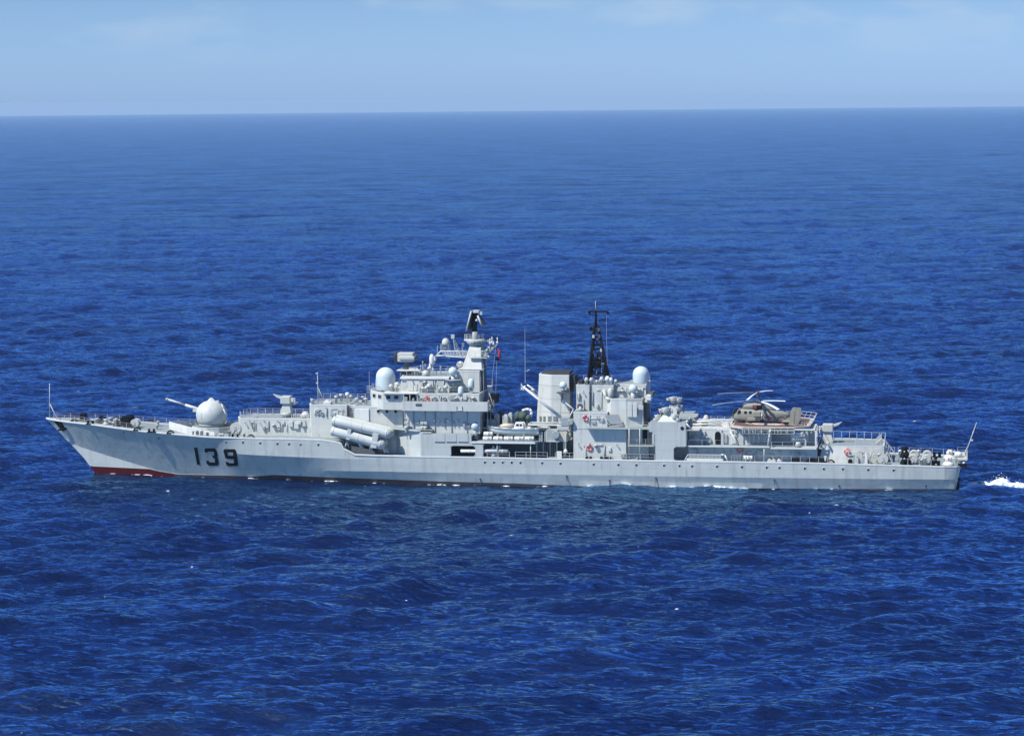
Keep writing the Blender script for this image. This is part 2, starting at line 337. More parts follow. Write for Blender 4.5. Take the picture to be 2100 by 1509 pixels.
    K(noise(0.30, 4, (0.62, 1.35, 1), 0.55), sb.inputs[0]); K(sb.outputs[0], ab.inputs[0]); K(ab.outputs[0], mu.inputs[0]); K(mu.outputs[0], b3.inputs['Height'])
    K(b2.outputs['Normal'], b3.inputs['Normal']); K(b3.outputs['Normal'], b1.inputs['Normal'])
    df = W('ShaderNodeBsdfDiffuse'); gl = W('ShaderNodeBsdfGlossy'); fr = W('ShaderNodeFresnel'); mxs = W('ShaderNodeMixShader'); mf2 = W('ShaderNodeMixShader'); fd = W('ShaderNodeBsdfDiffuse')
    fd.inputs['Color'].default_value = (0.78, 0.82, 0.84, 1); gl.inputs['Color'].default_value = SEA_TINT; gl.inputs['Roughness'].default_value = SEA_ROUGH; fr.inputs['IOR'].default_value = 1.62
    K(mc.outputs['Result'], df.inputs['Color'])
    for n_ in (df, gl, fr): K(b1.outputs['Normal'], n_.inputs['Normal'])
    gv = W('ShaderNodeMapRange'); gv.inputs['From Min'].default_value = 0.35; gv.inputs['From Max'].default_value = 0.65; gv.inputs['To Min'].default_value = 0.62; gv.inputs['To Max'].default_value = 1.15
    K(noise(0.022, 4, (0.7, 1.3, 1), 0.6), gv.inputs['Value']); gm = W('ShaderNodeMath'); gm.operation = 'MULTIPLY'; K(fr.outputs['Fac'], gm.inputs[0]); K(gv.outputs['Result'], gm.inputs[1]); gs = W('ShaderNodeMath'); gs.operation = 'MULTIPLY_ADD'; gs.use_clamp = True; gs.inputs[1].default_value = 1.72; gs.inputs[2].default_value = -0.065; K(gm.outputs[0], gs.inputs[0]); K(gs.outputs[0], mxs.inputs['Fac']); K(df.outputs[0], mxs.inputs[1]); K(gl.outputs[0], mxs.inputs[2])
    K(mr.outputs['Result'], mf2.inputs['Fac']); K(mxs.outputs[0], mf2.inputs[1]); K(fd.outputs[0], mf2.inputs[2])
    om = [n_ for n_ in t.nodes if n_.type == 'OUTPUT_MATERIAL'][0]; K(mf2.outputs[0], om.inputs['Surface']); t.nodes.remove(b)
    me.materials.append(m); tag(o, 'deep blue open sea with small wind waves around the warship', None, kind='structure')
    return o
SEA_A = (0.0014, 0.0055, 0.029, 1); SEA_B = (0.0034, 0.0108, 0.054, 1); SEA_ROUGH = 0.07; SEA_SPEC = 0.5; SEA_TINT = (0.37, 0.69, 1.0, 1)
WLW = [(-69.6,0.0),(-60,1.4),(-50,2.9),(-40,4.5),(-30,5.9),(-20,7.0),(-10,7.7),(0,8.0),(30,8.1),(60,7.5),(77.5,6.4)]
CAPS = [(1769,571,1.1),(393,1155,.8),(1048,1101,.8),(1388,1242,.7),(672,588,1.2),(1112,1012,1.0),(1128,1008,0.7),(1715,1048,1.1),(1662,1052,0.7),(586,657,1.0),(1640,731,0.9),(160,797,1.1),(366,793,1.1),(1875,860,1.3),(344,1001,1.0),(1820,690,.9),(1540,660,.8),(640,1196,.6),(1735,560,.8)]
build_sea()

# ---------------------------------------------------------------- the hull
ship = empty('warship'); tag(ship, 'long pale grey naval destroyer with number 139 on its bow steaming on the open sea', 'warship')
YD = [(-78,0.0),(-77,0.75),(-74,1.95),(-68.5,3.7),(-62,5.1),(-58,5.75),(-50,6.85),(-40,7.8),(-30,8.35),(-20,8.6),(40,8.6),(60,8.05),(72,7.45),(75.5,7.2),(77.2,6.6),(78.0,5.2)]
EDGE_PX = [(93,857),(122,862.7),(186,870),(250,878.6),(300,885),(330,887.5),(425,895.7),(530,899),(600,900),(661,902),(695,907.6),(700,910),(705,920),(718,927),(727.6,932),(765,933.5),(800,934.5),(850,936),(998,938),(1100,940.5),(1240,943),(1344,945),(1503,947),(1640,949),(1740,951.6),(1955,957),(1990,958)]
ZD = []
for a, b in EDGE_PX:
    x = at(a, b, 0).x
    for _ in range(4): x = at(a, b, -interp(x, YD)).x
    ZD.append((x, at(a, b, -interp(x, YD)).z))
def smo(x, tab):
    w = max(0.0, min(4.0, (x+76)*0.5, (74-x)*0.5)); return sum(interp(x+w*d/4, tab) for d in range(-4, 5))/9
def yd(x): return smo(x, YD)
def zd(x): return interp(x, ZD)
def ww(x): return smo(x, WLW)
K1Z = [(-78,8),(-55,6.0),(-44,4.55),(-37,4.35),(-20,4.0),(10,3.7),(80,3.4)]
K1C = [(-60,0.0),(-46,0.0),(-40,0.9),(-30,1.0),(-22,0.75),(-12,0.0)]        # how sharp the upper knuckle is
K2Z = [(-78,8.0),(-72.0,4.5),(-66,2.9),(-58,0.85),(-54,0.35),(-40,0.5),(-27,1.9),(-18,2.0),(0,1.95),(78,1.75)]
K2C = [(-57,0.0),(-30,0.0),(-22,0.35),(-10,0.75),(30,0.9),(80,1.0)]
def stem_x(z):      # raked stem
    return interp(z, [(-3,-67.5),(0,-69.4),(2.5,-71.2),(6.0,-74.6),(9.4,-78.0)])
def half(x, z):     # half breadth of the hull at height z
    D = zd(x); Dref = max(D, interp(x, [(-30,7.2),(-18,5.2),(-10,4.8),(0,4.6),(80,4.0)])); W_ = ww(x); y1 = yd(x)
    if z <= 0: return max(0.0, W_*(1+z*0.05)) if x > stem_x(z) else 0.0
    t = min(1.2, z/Dref)
    flare = interp(x, [(-78,1.0),(-60,1.25),(-45,1.1),(-30,0.8),(80,0.6)])
    if x < -69.4:   # forward of the waterline entry: grow from the stem line
        # height of the stem at this x
        zs = interp(x, [(-78,9.4),(-74.6,6.0),(-71.2,2.5),(-69.4,0)]); t = max(0.0, (z-zs)/(max(D,zs+.01)-zs)); base = y1*min(1.15,t)**0.95
    else: base = W_+(y1-W_)*t**flare
    k1 = interp(x, K1C); z1 = interp(x, K1Z)
    if k1 > 0:
        yk = W_+(y1-W_)*0.93; lin = yk*(z/z1)+W_*(1-z/z1) if z < z1 else yk+(y1-yk)*(z-z1)/max(0.1, Dref-z1)
        base = base*(1-k1)+lin*k1
    k2 = interp(x, K2C); z2 = interp(x, K2Z)
    if k2 > 0:
        yk = y1-0.10; lin = yk*(z/z2)+(W_-0.15)*(1-z/z2) if z < z2 else yk+(y1-yk)*(z-z2)/max(0.1, Dref-z2)
        base = base*(1-k2)+lin*k2
    if x < -42:   # bow chine: nearly wall sided below it, strong flare above it
        kk = min(1.0, (-42-x)/15.0); kk = kk*kk*(3-2*kk); z2 = interp(x, K2Z); zs = interp(x, [(-78,9.4),(-74.6,6.0),(-71.2,2.5),(-69.4,0)]) if x < -69.4 else 0.0
        if z <= zs: return 0.0 if x < -69.4 else base
        if z2 > zs:
            yk = ww(x)+0.10*(z2-zs)
            if x < -69.4: yk = min(yk, y1*0.6)
            b2 = ww(x)+(yk-ww(x))*(z-zs)/(z2-zs) if z < z2 else yk+(y1-yk)*((z-z2)/max(.05, D-z2))**1.05
            base = base*(1-kk)+b2*kk
    return base
XS = sorted(set([-77.85,-77.5,-77,-76.3]+[round(-75.5+0.75*i, 3) for i in range(0, 204)]+[77.2,77.6,77.85]+[a for a, _ in ZD if -77 < a < 77]))
def boot_z(x): return interp(x, [(-71,1.15),(-57,0.95),(-40,0.85),(-18,0.62),(-8,0.45),(5,0.30),(20,-0.1),(60,0.05),(78,0.15)])
def hull_mesh(side):
    mb = MB(); grid = []
    for x in XS:
        D = zd(x)
        zs = interp(x, [(-78,9.4),(-74.6,6.0),(-71.2,2.5),(-69.4,0),(-67.5,-3)])
        z1 = min(interp(x, K1Z), D-0.05); z2 = min(interp(x, K2Z), z1-0.1); bz = boot_z(x)
        lv = [D, D*0.66+z1*0.34, D*0.33+z1*0.67, z1, z1*0.66+z2*0.34, z1*0.33+z2*0.67, z2]
        lv += [max(z2*0.5+bz*0.5, bz), bz] if z2 > bz else [z2-0.05, z2-0.1]
        lv += [min(bz, lv[-1])-0.02-0.0, -0.25, -1.2, -3.0]
        lv = [max(l, zs) for l in lv]
        for i in range(1, len(lv)): lv[i] = min(lv[i], lv[i-1])
        xr = [x]*len(lv)
        # rake of the transom
        if x > 76.5: xr = [x-(x-76.5)/1.5*0.9*(1-max(0,l)/3.8) for l in lv]
        grid.append([(xr[i], side*half(x, lv[i]) if lv[i] > zs+1e-6 or x >= -69.4 else 0.0, lv[i]) for i in range(len(lv))])
    n = len(grid[0]); v = [p for c in grid for p in c]; fs = []; mi = []
    for i in range(len(grid)-1):
        for j in range(n-1):
            q = (i*n+j, i*n+j+1, (i+1)*n+j+1, (i+1)*n+j)
            pts = [Vector(v[k]) for k in q]
            if (pts[2]-pts[0]).cross(pts[3]-pts[1]).length < 1e-5: continue
            fs.append(q if side < 0 else q[::-1]); xm = v[q[0]][0]
            mi.append((1 if xm < -54.5 else 2) if j >= 8 else 0)  # aft of the bow the boot takes its shaded colour
    for k, f in enumerate(fs): mb.f.append(f); mb.sm.append(True); mb.mi.append(mi[k])
    mb.v = v; return mb, grid
mbp, gp = hull_mesh(-1); mbs, gs = hull_mesh(1)
o0 = len(mbp.v); mbp.v += mbs.v; mbp.f += [tuple(i+o0 for i in f) for f in mbs.f]; mbp.sm += mbs.sm; mbp.mi += mbs.mi
n = len(gp[0]); last = len(gp)-1          # transom
for j in range(n-1):
    mbp.f.append((last*n+j, last*n+j+1, o0+last*n+j+1, o0+last*n+j)); mbp.sm.append(False); mbp.mi.append(2 if j >= 8 else 0)
hull = mbp.build('hull', ['hull', 'red', 'black_boot'], ship)
import bmesh
bm = bmesh.new(); bm.from_mesh(hull.data); bmesh.ops.remove_doubles(bm, verts=bm.verts, dist=0.002); bm.to_mesh(hull.data); bm.free()
hull.data.set_sharp_from_angle(angle=R(5.5))
# deck sheets: main deck follows the hull edge
dk = MB(); v = []; f = []
for i, x in enumerate(XS): v += [(gp[i][0][0], -yd(x)+0.02, zd(x)-0.06), (gp[i][0][0], yd(x)-0.02, zd(x)-0.06)]
f = [(2*i, 2*i+2, 2*i+3, 2*i+1) for i in range(len(XS)-1)]
dk.add(v, f); dk.build('main_deck', 'deck', ship)
# gunwale: bright rolled edge of the deck
gw = MB()
for side in (-1, 1):
    sec = []
    for x in XS:
        w = interp(x, [(-78,0.55),(-60,0.40),(-30,0.30),(78,0.26)]); y = yd(x); z = zd(x); xi = x-(0 if x < 77 else (x-77)*0.0)
        sec.append([(x, side*(y+0.03), z-0.12), (x, side*(y+0.03), z+0.10), (x, side*max(0, y-w), z+0.10), (x, side*max(0, y-w), z-0.10)])
    vv = [p for s_ in sec for p in s_]; ff = []
    for i in range(len(sec)-1):
        if abs(sec[i+1][0][2]-sec[i][0][2]) > 0.9: continue
        for j in range(3):
            q = (i*4+j, i*4+j+1, i*4+4+j+1, i*4+4+j); ff.append(q if side < 0 else q[::-1])
    gw.add(vv, ff)
gw.box(77.6, 77.95, -5.2, 5.2, zd(77.8)-0.1, zd(77.8)+0.12)
gw.build('gunwale', 'white', ship)
HB = BVHTree.FromPolygons([v.co.copy() for v in hull.data.vertices], [list(p.vertices) for p in hull.data.polygons])
def hull_pt(px, py, off=0.03):
    d = (_f*FPX + _r2*(px-1050) - _u2*(py-754.5)).normalized()
    h = HB.ray_cast(CAM, d)
    if h[0] is None: p = at(px, py, -8.6); return p, Vector((0,-1,0))
    nn = h[1] if h[1].dot(d) < 0 else -h[1]
    return h[0]+nn*off, nn
def decal(poly, name, m, parent, off=0.02, label=None, n=6):
    """flat painted patch that follows the plating; poly = 4 corners"""
    mb = MB(); a, b, c, d = [Vector((*p, 0)) for p in poly]; v = []
    for i in range(n+1):
        for j in range(n+1):
            u, w = i/n, j/n; p = a*(1-u)*(1-w)+b*u*(1-w)+c*u*w+d*(1-u)*w; v.append(hull_pt(p.x, p.y, off)[0])
    mb.add(v, [(i*(n+1)+j, (i+1)*(n+1)+j, (i+1)*(n+1)+j+1, i*(n+1)+j+1) for i in range(n) for j in range(n)], True)
    return mb
# ------- pennant number 139
def strokes(quads, name):
    mb = MB()
    for q in quads:
        m = decal(q, '', '', None, 0.03, n=5); o = len(mb.v); mb.v += m.v; mb.f += [tuple(i+o for i in f) for f in m.f]; mb.sm += m.sm; mb.mi += m.mi
    return mb.build(name, 'num', hull)
def cq(px, py): return (80+px/4.2, 770+py/4.2)
def T(*p): return [(385+x/17.5, 905+y/17.5) for x, y in p]
d1 = strokes([T((222,215),(350,218),(445,828),(335,832))], 'hull_digit'); d1['label'] = 'painted digit 1'
d3 = strokes([T((605,262),(715,240),(722,392),(612,398)), T((640,238),(985,243),(1030,365),(700,362)), T((925,290),(1035,300),(1082,520),(955,505)), T((880,488),(1078,500),(1062,585),(905,602)), T((958,570),(1082,570),(1122,825),(985,765)),
   T((700,745),(1118,745),(1085,860),(745,862)), T((655,688),(768,690),(800,835),(690,822))], 'hull_digit'); d3['label'] = 'painted digit 3'
d9 = strokes([T((1310,272),(1700,275),(1745,392),(1285,392)), T((1278,320),(1420,320),(1452,560),(1352,600)), T((1330,508),(1700,508),(1705,640),(1378,612)), T((1618,320),(1742,330),(1822,860),(1668,790)),
   T((1400,772),(1815,772),(1780,885),(1425,885)), T((1352,722),(1470,738),(1520,812),(1392,855))], 'hull_digit'); d9['label'] = 'painted digit 9'
# ------- anchor recess at the stem and its anchor
m_ = decal([(110.0,863.0),(126.5,864.5),(136,881),(128,884.5)], '', '', None, 0.04, n=6); m_.build('anchor_plate', 'black', hull)
pa, na = hull_pt(124, 873, 0.1)
mb = MB(); mb.tube(pa+Vector((0,0,1.1)), pa+Vector((0.5,0,-0.5)), 0.12); mb.tube(pa+Vector((-0.3,-0.1,-0.7)), pa+Vector((1.2,-0.25,-0.3)), 0.16); mb.build('anchor', 'black', ship)
# ------- scuttles with their rims
PORT = [(254,886.6),(326,898.6),(463,906),(498,907),(533.3,908.4),(568.6,910),(592.4,910.5),(616,911.8),(652.4,911.8)]
PORT += [(994,947.8),(1012.4,947.8),(1030.5,948),(1049,948.2),(1067,948.5),(1111.4,949.3),(1149,950.2),(1217,952),(1267.6,952.8),(1304.8,953.4),(1361.5,954.3),(1393,955),(1419,955.8),(1470,956.3),(1521,957.3),(1572,958.3),(1598,959),(1650,960.3),(1689,961.2),(1728,961.6),(1780,963),(1832,964)]
for (a, b) in PORT:
    p, nn = hull_pt(a, b, 0.02)
    mb = MB(); mb.lathe([(0.15,0),(0.15,0.03)], p, nn, n=12, mi=0); mb.torus(p, 0.17, 0.03, nn, n=12, m=5, mi=1)
    mb.tube(p+Vector((-0.20,0,0.22)), p+Vector((0.2,-0.10,0.25)), 0.035, n=5, mi=1)
    mb.build('porthole', ['glass','light'], hull)
for (a, b) in ((985,982),(1162,976),(1345,980),(1588,983.6),(1721,996),(1899,996),(1250,985)):
    p, nn = hull_pt(a, b, 0.02); mb = MB(); mb.lathe([(0.16,0),(0.16,0.06)], p, nn, n=8); mb.tube(p, p+Vector((0,-0.05,-0.9)), 0.06, n=5); mb.build('drain_outlet', 'dark', hull)

# ---------------------------------------------------------------- helpers for the upper works
def xx(px, Y, py=850): return at(px, py, Y).x
def zz(px, py, Y): return at(px, py, Y).z
def msc(px, Y): return (at(px+1, 850, Y)-at(px, 850, Y)).length
def topmat(mb, k=1):
    """roofs get the grey deck paint"""
    for i, f in enumerate(mb.f):
        if len(f) < 3 or mb.mi[i] != 0: continue
        a, b, c = [Vector(mb.v[j]) for j in f[:3]]; n = (b-a).cross(c-b)
        if n.length > 0 and n.normalized().z > 0.92: mb.mi[i] = k
def coam(mb, poly, z, h=0.22, w=0.12, mi=2):
    n = len(poly)
    a = sum(poly[i][0]*poly[(i+1)%n][1]-poly[(i+1)%n][0]*poly[i][1] for i in range(n)); s = 1 if a > 0 else -1
    P_ = [Vector(p) for p in poly]
    def off(d):
        o = []
        for i in range(n):
            e0 = (P_[i]-P_[i-1]).normalized(); e1 = (P_[(i+1)%n]-P_[i]).normalized()
            n0 = Vector((e0.y,-e0.x))*s; n1 = Vector((e1.y,-e1.x))*s; m = (n0+n1); m = m/max(0.3, m.dot(n0)); o.append(P_[i]+m*d)
        return o
    ou = off(0.03); inn = off(-w)
    v = [(p.x,p.y,z-0.10) for p in ou]+[(p.x,p.y,z+h) for p in ou]+[(p.x,p.y,z+h) for p in inn]+[(p.x,p.y,z-0.02) for p in inn]
    f = []
    for i in range(n):
        j = (i+1)%n
        for k in range(3):
            q = (k*n+i, k*n+j, (k+1)*n+j, (k+1)*n+i); f.append(q if s > 0 else q[::-1])
        q = (i, 3*n+i, 3*n+j, j); f.append(q if s > 0 else q[::-1])
    mb.add(v, f, mi=mi)
def house(name, parts, parent=None, m='sup', label=None, edge=True, bevel=0.0):
    """parts = list of (poly_xy, z0, z1[, top_poly]); one welded deckhouse mesh with grey roofs and bright coamings"""
    mb = MB()
    for p in parts:
        mb.plan(p[0], p[1], p[2], p[3] if len(p) > 3 else None)
    topmat(mb)
    if edge:
        for p in parts: coam(mb, p[3] if len(p) > 3 else p[0], p[2], 0.10, 0.14)
    return mb.build(name, [m, 'deck', 'white'], parent or ship, bevel=bevel, label=label)
def sym(pts):     # port outline (fore to aft, y<0) mirrored to a closed outline
    return pts+[(x, -y) for x, y in reversed(pts)]
def rect(x0, x1, y): return [(x0,-y),(x1,-y),(x1,y),(x0,y)]
def rail(pts, parent=None, h=1.05, sp=1.9, wires=3, r=0.035, m='light', name='guard_rail', wr=0.018):
    mb = MB(); P_ = [Vector(p) for p in pts]
    for a, b in zip(P_[:-1], P_[1:]):
        L_ = (b-a).length; k = max(1, round(L_/sp))
        for i in range(k+(1 if b is P_[-1] else 0)):
            q = a.lerp(b, i/k); mb.tube(q, q+Vector((0,0,h)), r, n=4, cap=False)
        for w in range(1, wires+1):
            mb.tube(a+Vector((0,0,h*w/wires-0.02)), b+Vector((0,0,h*w/wires-0.02)), wr, n=4, cap=False)
    return mb.build(name, m, parent or ship)
def dome(px, pt, pb, w, Y, parent=None, neck=0.0, m='dome', name='radome'):
    s = msc(px, Y); r = w*s/2; b = at(px, pb, Y); t = at(px, pt, Y); H_ = t.z-b.z
    mb = MB()
    if H_ > 1.6*r:
        h = H_-r; prof = [(r*0.93,0),(r*0.96,0.12*h),(r,0.35*h),(r,h)]+[(r*math.cos(a), h+r*math.sin(a)) for a in [math.pi/2*i/8 for i in range(1, 9)]]
        prof[-1] = (0.001, H_); mb.lathe(prof, (b.x,Y,b.z), n=28)
        mb.lathe([(r*0.98,0),(r*1.0,0.05),(r*0.98,0.14)], (b.x,Y,b.z), n=28, mi=1)
    else:
        r = min(r, H_/2*1.0); mb.sphere((b.x,Y,b.z+H_-r), r, 20, 14); mb.lathe([(r*0.55,-0.3),(r*0.6,0.25)], (b.x,Y,b.z+H_-2*r), n=14, mi=1)
    return mb.build(name, [m, 'mid'], parent or ship)
def loft(mb, st, n=16, p=2.4, mi=0, cap=True):
    """stations (x, y_centre, half_width, zbot, ztop) -> smooth body along x"""
    o = len(mb.v); v = []
    for (x, yc, hw, z0, z1) in st:
        for i in range(n):
            t = 2*math.pi*i/n; c, s = math.cos(t), math.sin(t)
            v.append((x, yc+hw*math.copysign(abs(c)**(2/p), c), (z0+z1)/2+(z1-z0)/2*math.copysign(abs(s)**(2/p), s)))
    k = len(st); mb.add(v, [(j*n+i, j*n+(i+1)%n, (j+1)*n+(i+1)%n, (j+1)*n+i) for j in range(k-1) for i in range(n)], True, mi)
    if cap:
        mb.f += [tuple(o+i for i in range(n-1,-1,-1)), tuple(o+(k-1)*n+i for i in range(n))]; mb.sm += [False]*2; mb.mi += [mi]*2
    return mb
def door(x, z, Y, parent, w=0.75, h=1.8, m='light', dark=False):
    mb = MB(); mb.box(x-w/2-0.08, x+w/2+0.08, Y-0.05, Y+0.02, z-0.08, z+h+0.08, mi=0); mb.box(x-w/2, x+w/2, Y-0.09, Y-0.03, z, z+h, mi=1)
    return mb.build('door', [m, 'black' if dark else 'light'], parent)
def lump(name, boxes, m, parent, bevel=0.04):
    mb = MB()
    for b in boxes: mb.box(*b)
    return mb.build(name, m, parent, bevel=bevel)
def fittings(x0, x1, z0, z1, Y, n, parent, seed):
    rg = random.Random(seed)
    for i in range(n):
        x = x0+(x1-x0)*(i+0.25+0.5*rg.random())/n; k = rg.choice(['pipe','locker','vent','hose','bracket','pipe','locker']); mb = MB(); mm = rg.choice(['light','mid','sup','light'])
        if k == 'pipe':
            a = z0+rg.random()*0.3*(z1-z0); b = z1-rg.random()*0.25*(z1-z0); r = rg.uniform(0.04,0.09); mb.path([(x,Y-0.14,a),(x,Y-0.14,b),(x+rg.uniform(-1.2,1.2),Y-0.14,b)], r, 6); mb.build('pipe', mm, parent)
        elif k == 'locker':
            w, h, d = rg.uniform(0.35,0.8), rg.uniform(0.45,1.0), rg.uniform(0.2,0.4); z = z0+rg.random()*max(0.05,(z1-z0-h)); mb.box(x-w/2,x+w/2,Y-d,Y+0.02,z,z+h); mb.build('locker', mm, parent, bevel=0.03)
        elif k == 'vent':
            z = z0+0.3+rg.random()*max(0.05,(z1-z0-0.9)); mb.lathe([(0.22,0),(0.22,0.3),(0.32,0.34),(0.32,0.5),(0.05,0.6)], (x,Y-0.3,z), n=10); mb.box(x-.08,x+.08,Y-.3,Y+.02,z,z+.15); mb.build('vent', mm, parent)
        elif k == 'hose':
            z = z0+(z1-z0)*rg.uniform(0.3,0.6); mb.torus((x,Y-0.15,z), 0.26, 0.09, n=14, m=6); mb.tube((x,Y-.15,z),(x,Y-.15,z-0.5),0.04,n=5); mb.build('hose_reel', rg.choice(['mid','light']), parent)
        else:
            z = z1-0.15; mb.path([(x,Y,z),(x,Y-0.45,z-0.1),(x,Y,z-0.55)], 0.035, 5); mb.sphere((x,Y-0.45,z-0.2), 0.12, 8, 6); mb.build('deck_lamp', mm, parent)
def bollards(px, py, Y, parent=None, h=0.55, r=0.2):
    x = xx(px, Y); z = zd(x); mb = MB()
    mb.box(x-0.75,x+0.75,Y-0.28,Y+0.28,z-0.06,z+0.1)
    for s in (-0.42, 0.42): mb.lathe([(r,0.1),(r*0.85,h*0.8),(r*1.2,h*0.9),(r*1.2,h)], (x+s,Y,z), n=12)
    return mb.build('mooring_bollard', 'black', parent or ship)
def chock(px, Y, sgn=-1):
    x = xx(px, Y); z = zd(x); mb = MB(); v = []
    pts = [(x+0.55*math.cos(a), Y, z+0.05+0.42*math.sin(a)) for a in [math.pi*i/8 for i in range(9)]]
    mb.path(pts, 0.13, 8); mb.box(x-0.7,x+0.7,Y-.18,Y+.18,z-.05,z+.12)
    return mb.build('fairlead', 'black', ship)
def reel(x, Y, z, r, w, m='rope', axis='y', parent=None, name='cable_reel'):
    mb = MB(); ax = (0,1,0) if axis == 'y' else (1,0,0); a = Vector(ax); c = Vector((x,Y,z+r+0.12))
    mb.lathe([(r*0.78,-w/2),(r*0.8,0),(r*0.78,w/2)], c, ax, n=20, mi=1)
    for s in (-1, 1): mb.lathe([(r,0),(r,0.07)], c+a*(s*w/2-0.035), ax, n=20, mi=0); mb.lathe([(r*0.3,0),(r*0.3,0.12)], c+a*(s*(w/2+0.02)-0.06), ax, n=12, mi=2)
    for s in (-1, 1):
        e = c+a*(s*(w/2+0.12))
        if axis == 'y': mb.path([(e.x-0.5*r,e.y,z),(e.x,e.y,c.z),(e.x+0.5*r,e.y,z)], 0.06, 6, mi=2)
        else: mb.path([(e.x,e.y-0.5*r,z),(e.x,e.y,c.z),(e.x,e.y+0.5*r,z)], 0.06, 6, mi=2)
    return mb.build(name, ['light', m, 'mid'], parent or ship)
def lifebuoy(px, py, Y, label, dark=False, r=0.40):
    p = at(px, py, Y); mb = MB()
    mb.torus((0,0,0), r, 0.11, (0,1,0), n=24, m=8, colors=lambda i: 1 if (i % 6) == 0 else 0)
    o = mb.build('lifebuoy', ['orange', 'white']); o.location = p
    ring = MB(); ring.torus((0,0,0), r+0.13, 0.018, (0,1,0), n=24, m=4); ring.build('grab_line', 'light', o)
    tag(o, label, 'lifebuoy', 'lifebuoys hung on the warship'); return o

# ---------------------------------------------------------------- forecastle
mb = MB(); a = at(101.5, 848, 0); b = at(101.5, 786, 0); mb.tube((a.x,0,zd(a.x)), b, 0.075, 0.045, 8); mb.path([at(102,828,0), (xx(118,-0.9),-0.9,zd(xx(118,-.9))), ], 0.06, 6); mb.path([at(102,828,0), (xx(118,0.9),0.9,zd(xx(118,.9)))], 0.06, 6)
mb.build('jackstaff', 'light', ship)
for s in (-1, 1):
    pts = []
    for x in [-76.2,-74,-70,-66,-62,-58,-54,-50,-46,-42,-38,-34,-30,-27.5]: pts.append((x, s*(yd(x)-0.28), zd(x)-0.02))
    rail(pts, sp=1.9, r=0.04)
for px, y in ((185,-3.3),(209,3.4),(262,-2.6),(310,-5.9),(481.5,-7.2)): bollards(px, 0, y)
for px, y in ((152,-2.15),(281,-5.3),(349,-6.2),(514,-7.3)): chock(px, y)
for px, y in ((152,2.35),(309,5.6),(240,4.6)): chock(px, y)
# windlass, capstans and reels
x = xx(171, 2.2); z = zd(x); lump('rope_locker', [(x-.5,x+.5,1.7,2.7,z-.05,z+1.05),(x-.65,x+.65,1.6,2.8,z+.3,z+.45)], 'black', ship)
def capstan(x, Y, m, s=1.0, name='capstan'):
    z = zd(x); mb = MB(); mb.lathe([(0.62*s,-0.05),(0.62*s,0.12),(0.3*s,0.25),(0.28*s,0.6*s),(0.5*s,0.85*s),(0.45*s,0.98*s),(0.1,1.02*s)], (x,Y,z), n=18); return mb.build(name, m, ship)
capstan(xx(217,-1.6), -1.6, 'light', 0.9); capstan(xx(227,-.6), -.6, 'mid', 1.1); capstan(xx(207,2.0), 2.0, 'black', .8); capstan(xx(241,-2.4), -2.4, 'black', 0.9)
x = xx(262, 0.3); z = zd(x); mb = MB(); mb.box(x-.8,x+.9,-1.4,1.4,z-.05,z+.7); mb.lathe([(0.75,-1.7),(0.75,-0.6),(0.35,-0.55),(0.35,0.55),(0.75,0.6),(0.75,1.7)], (x,0,z+0.95), (0,1,0), n=18)
mb.build('anchor_windlass', 'black', ship)
reel(xx(278,-1.6), -1.6, zd(-60), 0.72, 1.4, 'cream'); reel(xx(236,0.9), .9, zd(-64), 0.42, 1.1, 'cream')
for y in (-0.75, 0.75):       # anchor chains
    mb = MB(); mb.path([(-73.5,y*.8,zd(-73.5)+.05),(-68,y,zd(-68)+.05),(-61.5,y,zd(-61)+.2)], 0.09, 6); mb.build('anchor_chain', 'dark', ship)
for px, Y in ((199,-1.2),(233,-3.6),(322,-1.5),(324,2.5)):
    x = xx(px, Y); z = zd(x); mb = MB(); mb.lathe([(0.16,0),(0.16,0.5),(0.34,0.55),(0.34,0.75),(0.1,0.85)], (x,Y,z), n=12); mb.build('mushroom_vent', 'mid', ship)
# breakwater
zb = zd(-54)-0.05; mb = MB()
bwp = [(-55.9,0.0),(-51.2,-5.0),(-46.2,-6.2)]
for s in (-1, 1):
    pts = [(x, y*s*1.0) for x, y in bwp]
    for (p, q) in zip(pts[:-1], pts[1:]):
        p = Vector((*p,0)); q = Vector((*q,0)); d = (q-p).normalized(); nn = Vector((-d.y,d.x,0))*0.06
        h0 = 1.35 if abs(p.y) < 5.1 else (1.25 if True else 1); h1 = 1.15 if abs(q.y) < 5.1 else 0.35
        if abs(p.y) > 1: h0 = 1.15
        v = [p-nn, q-nn, q+nn, p+nn]; v = [(a.x,a.y,zb-0.2) for a in v]+[(a.x+(0.0),a.y,zb+hh) for a, hh in zip(v, (h0,h1,h1,h0))]
        mb.add(v, [(0,1,2,3),(7,6,5,4),(4,5,1,0),(5,6,2,1),(6,7,3,2),(7,4,0,3)])
        for i in range(1, 7):
            c = p.lerp(q, i/7); inward = Vector((0.75, 0, 0)); mb.tube((c.x+0.05,c.y,zb+0.9), (c.x+0.8,c.y-0.0,zb), 0.05, n=5)
mb.build('breakwater', 'white', ship)
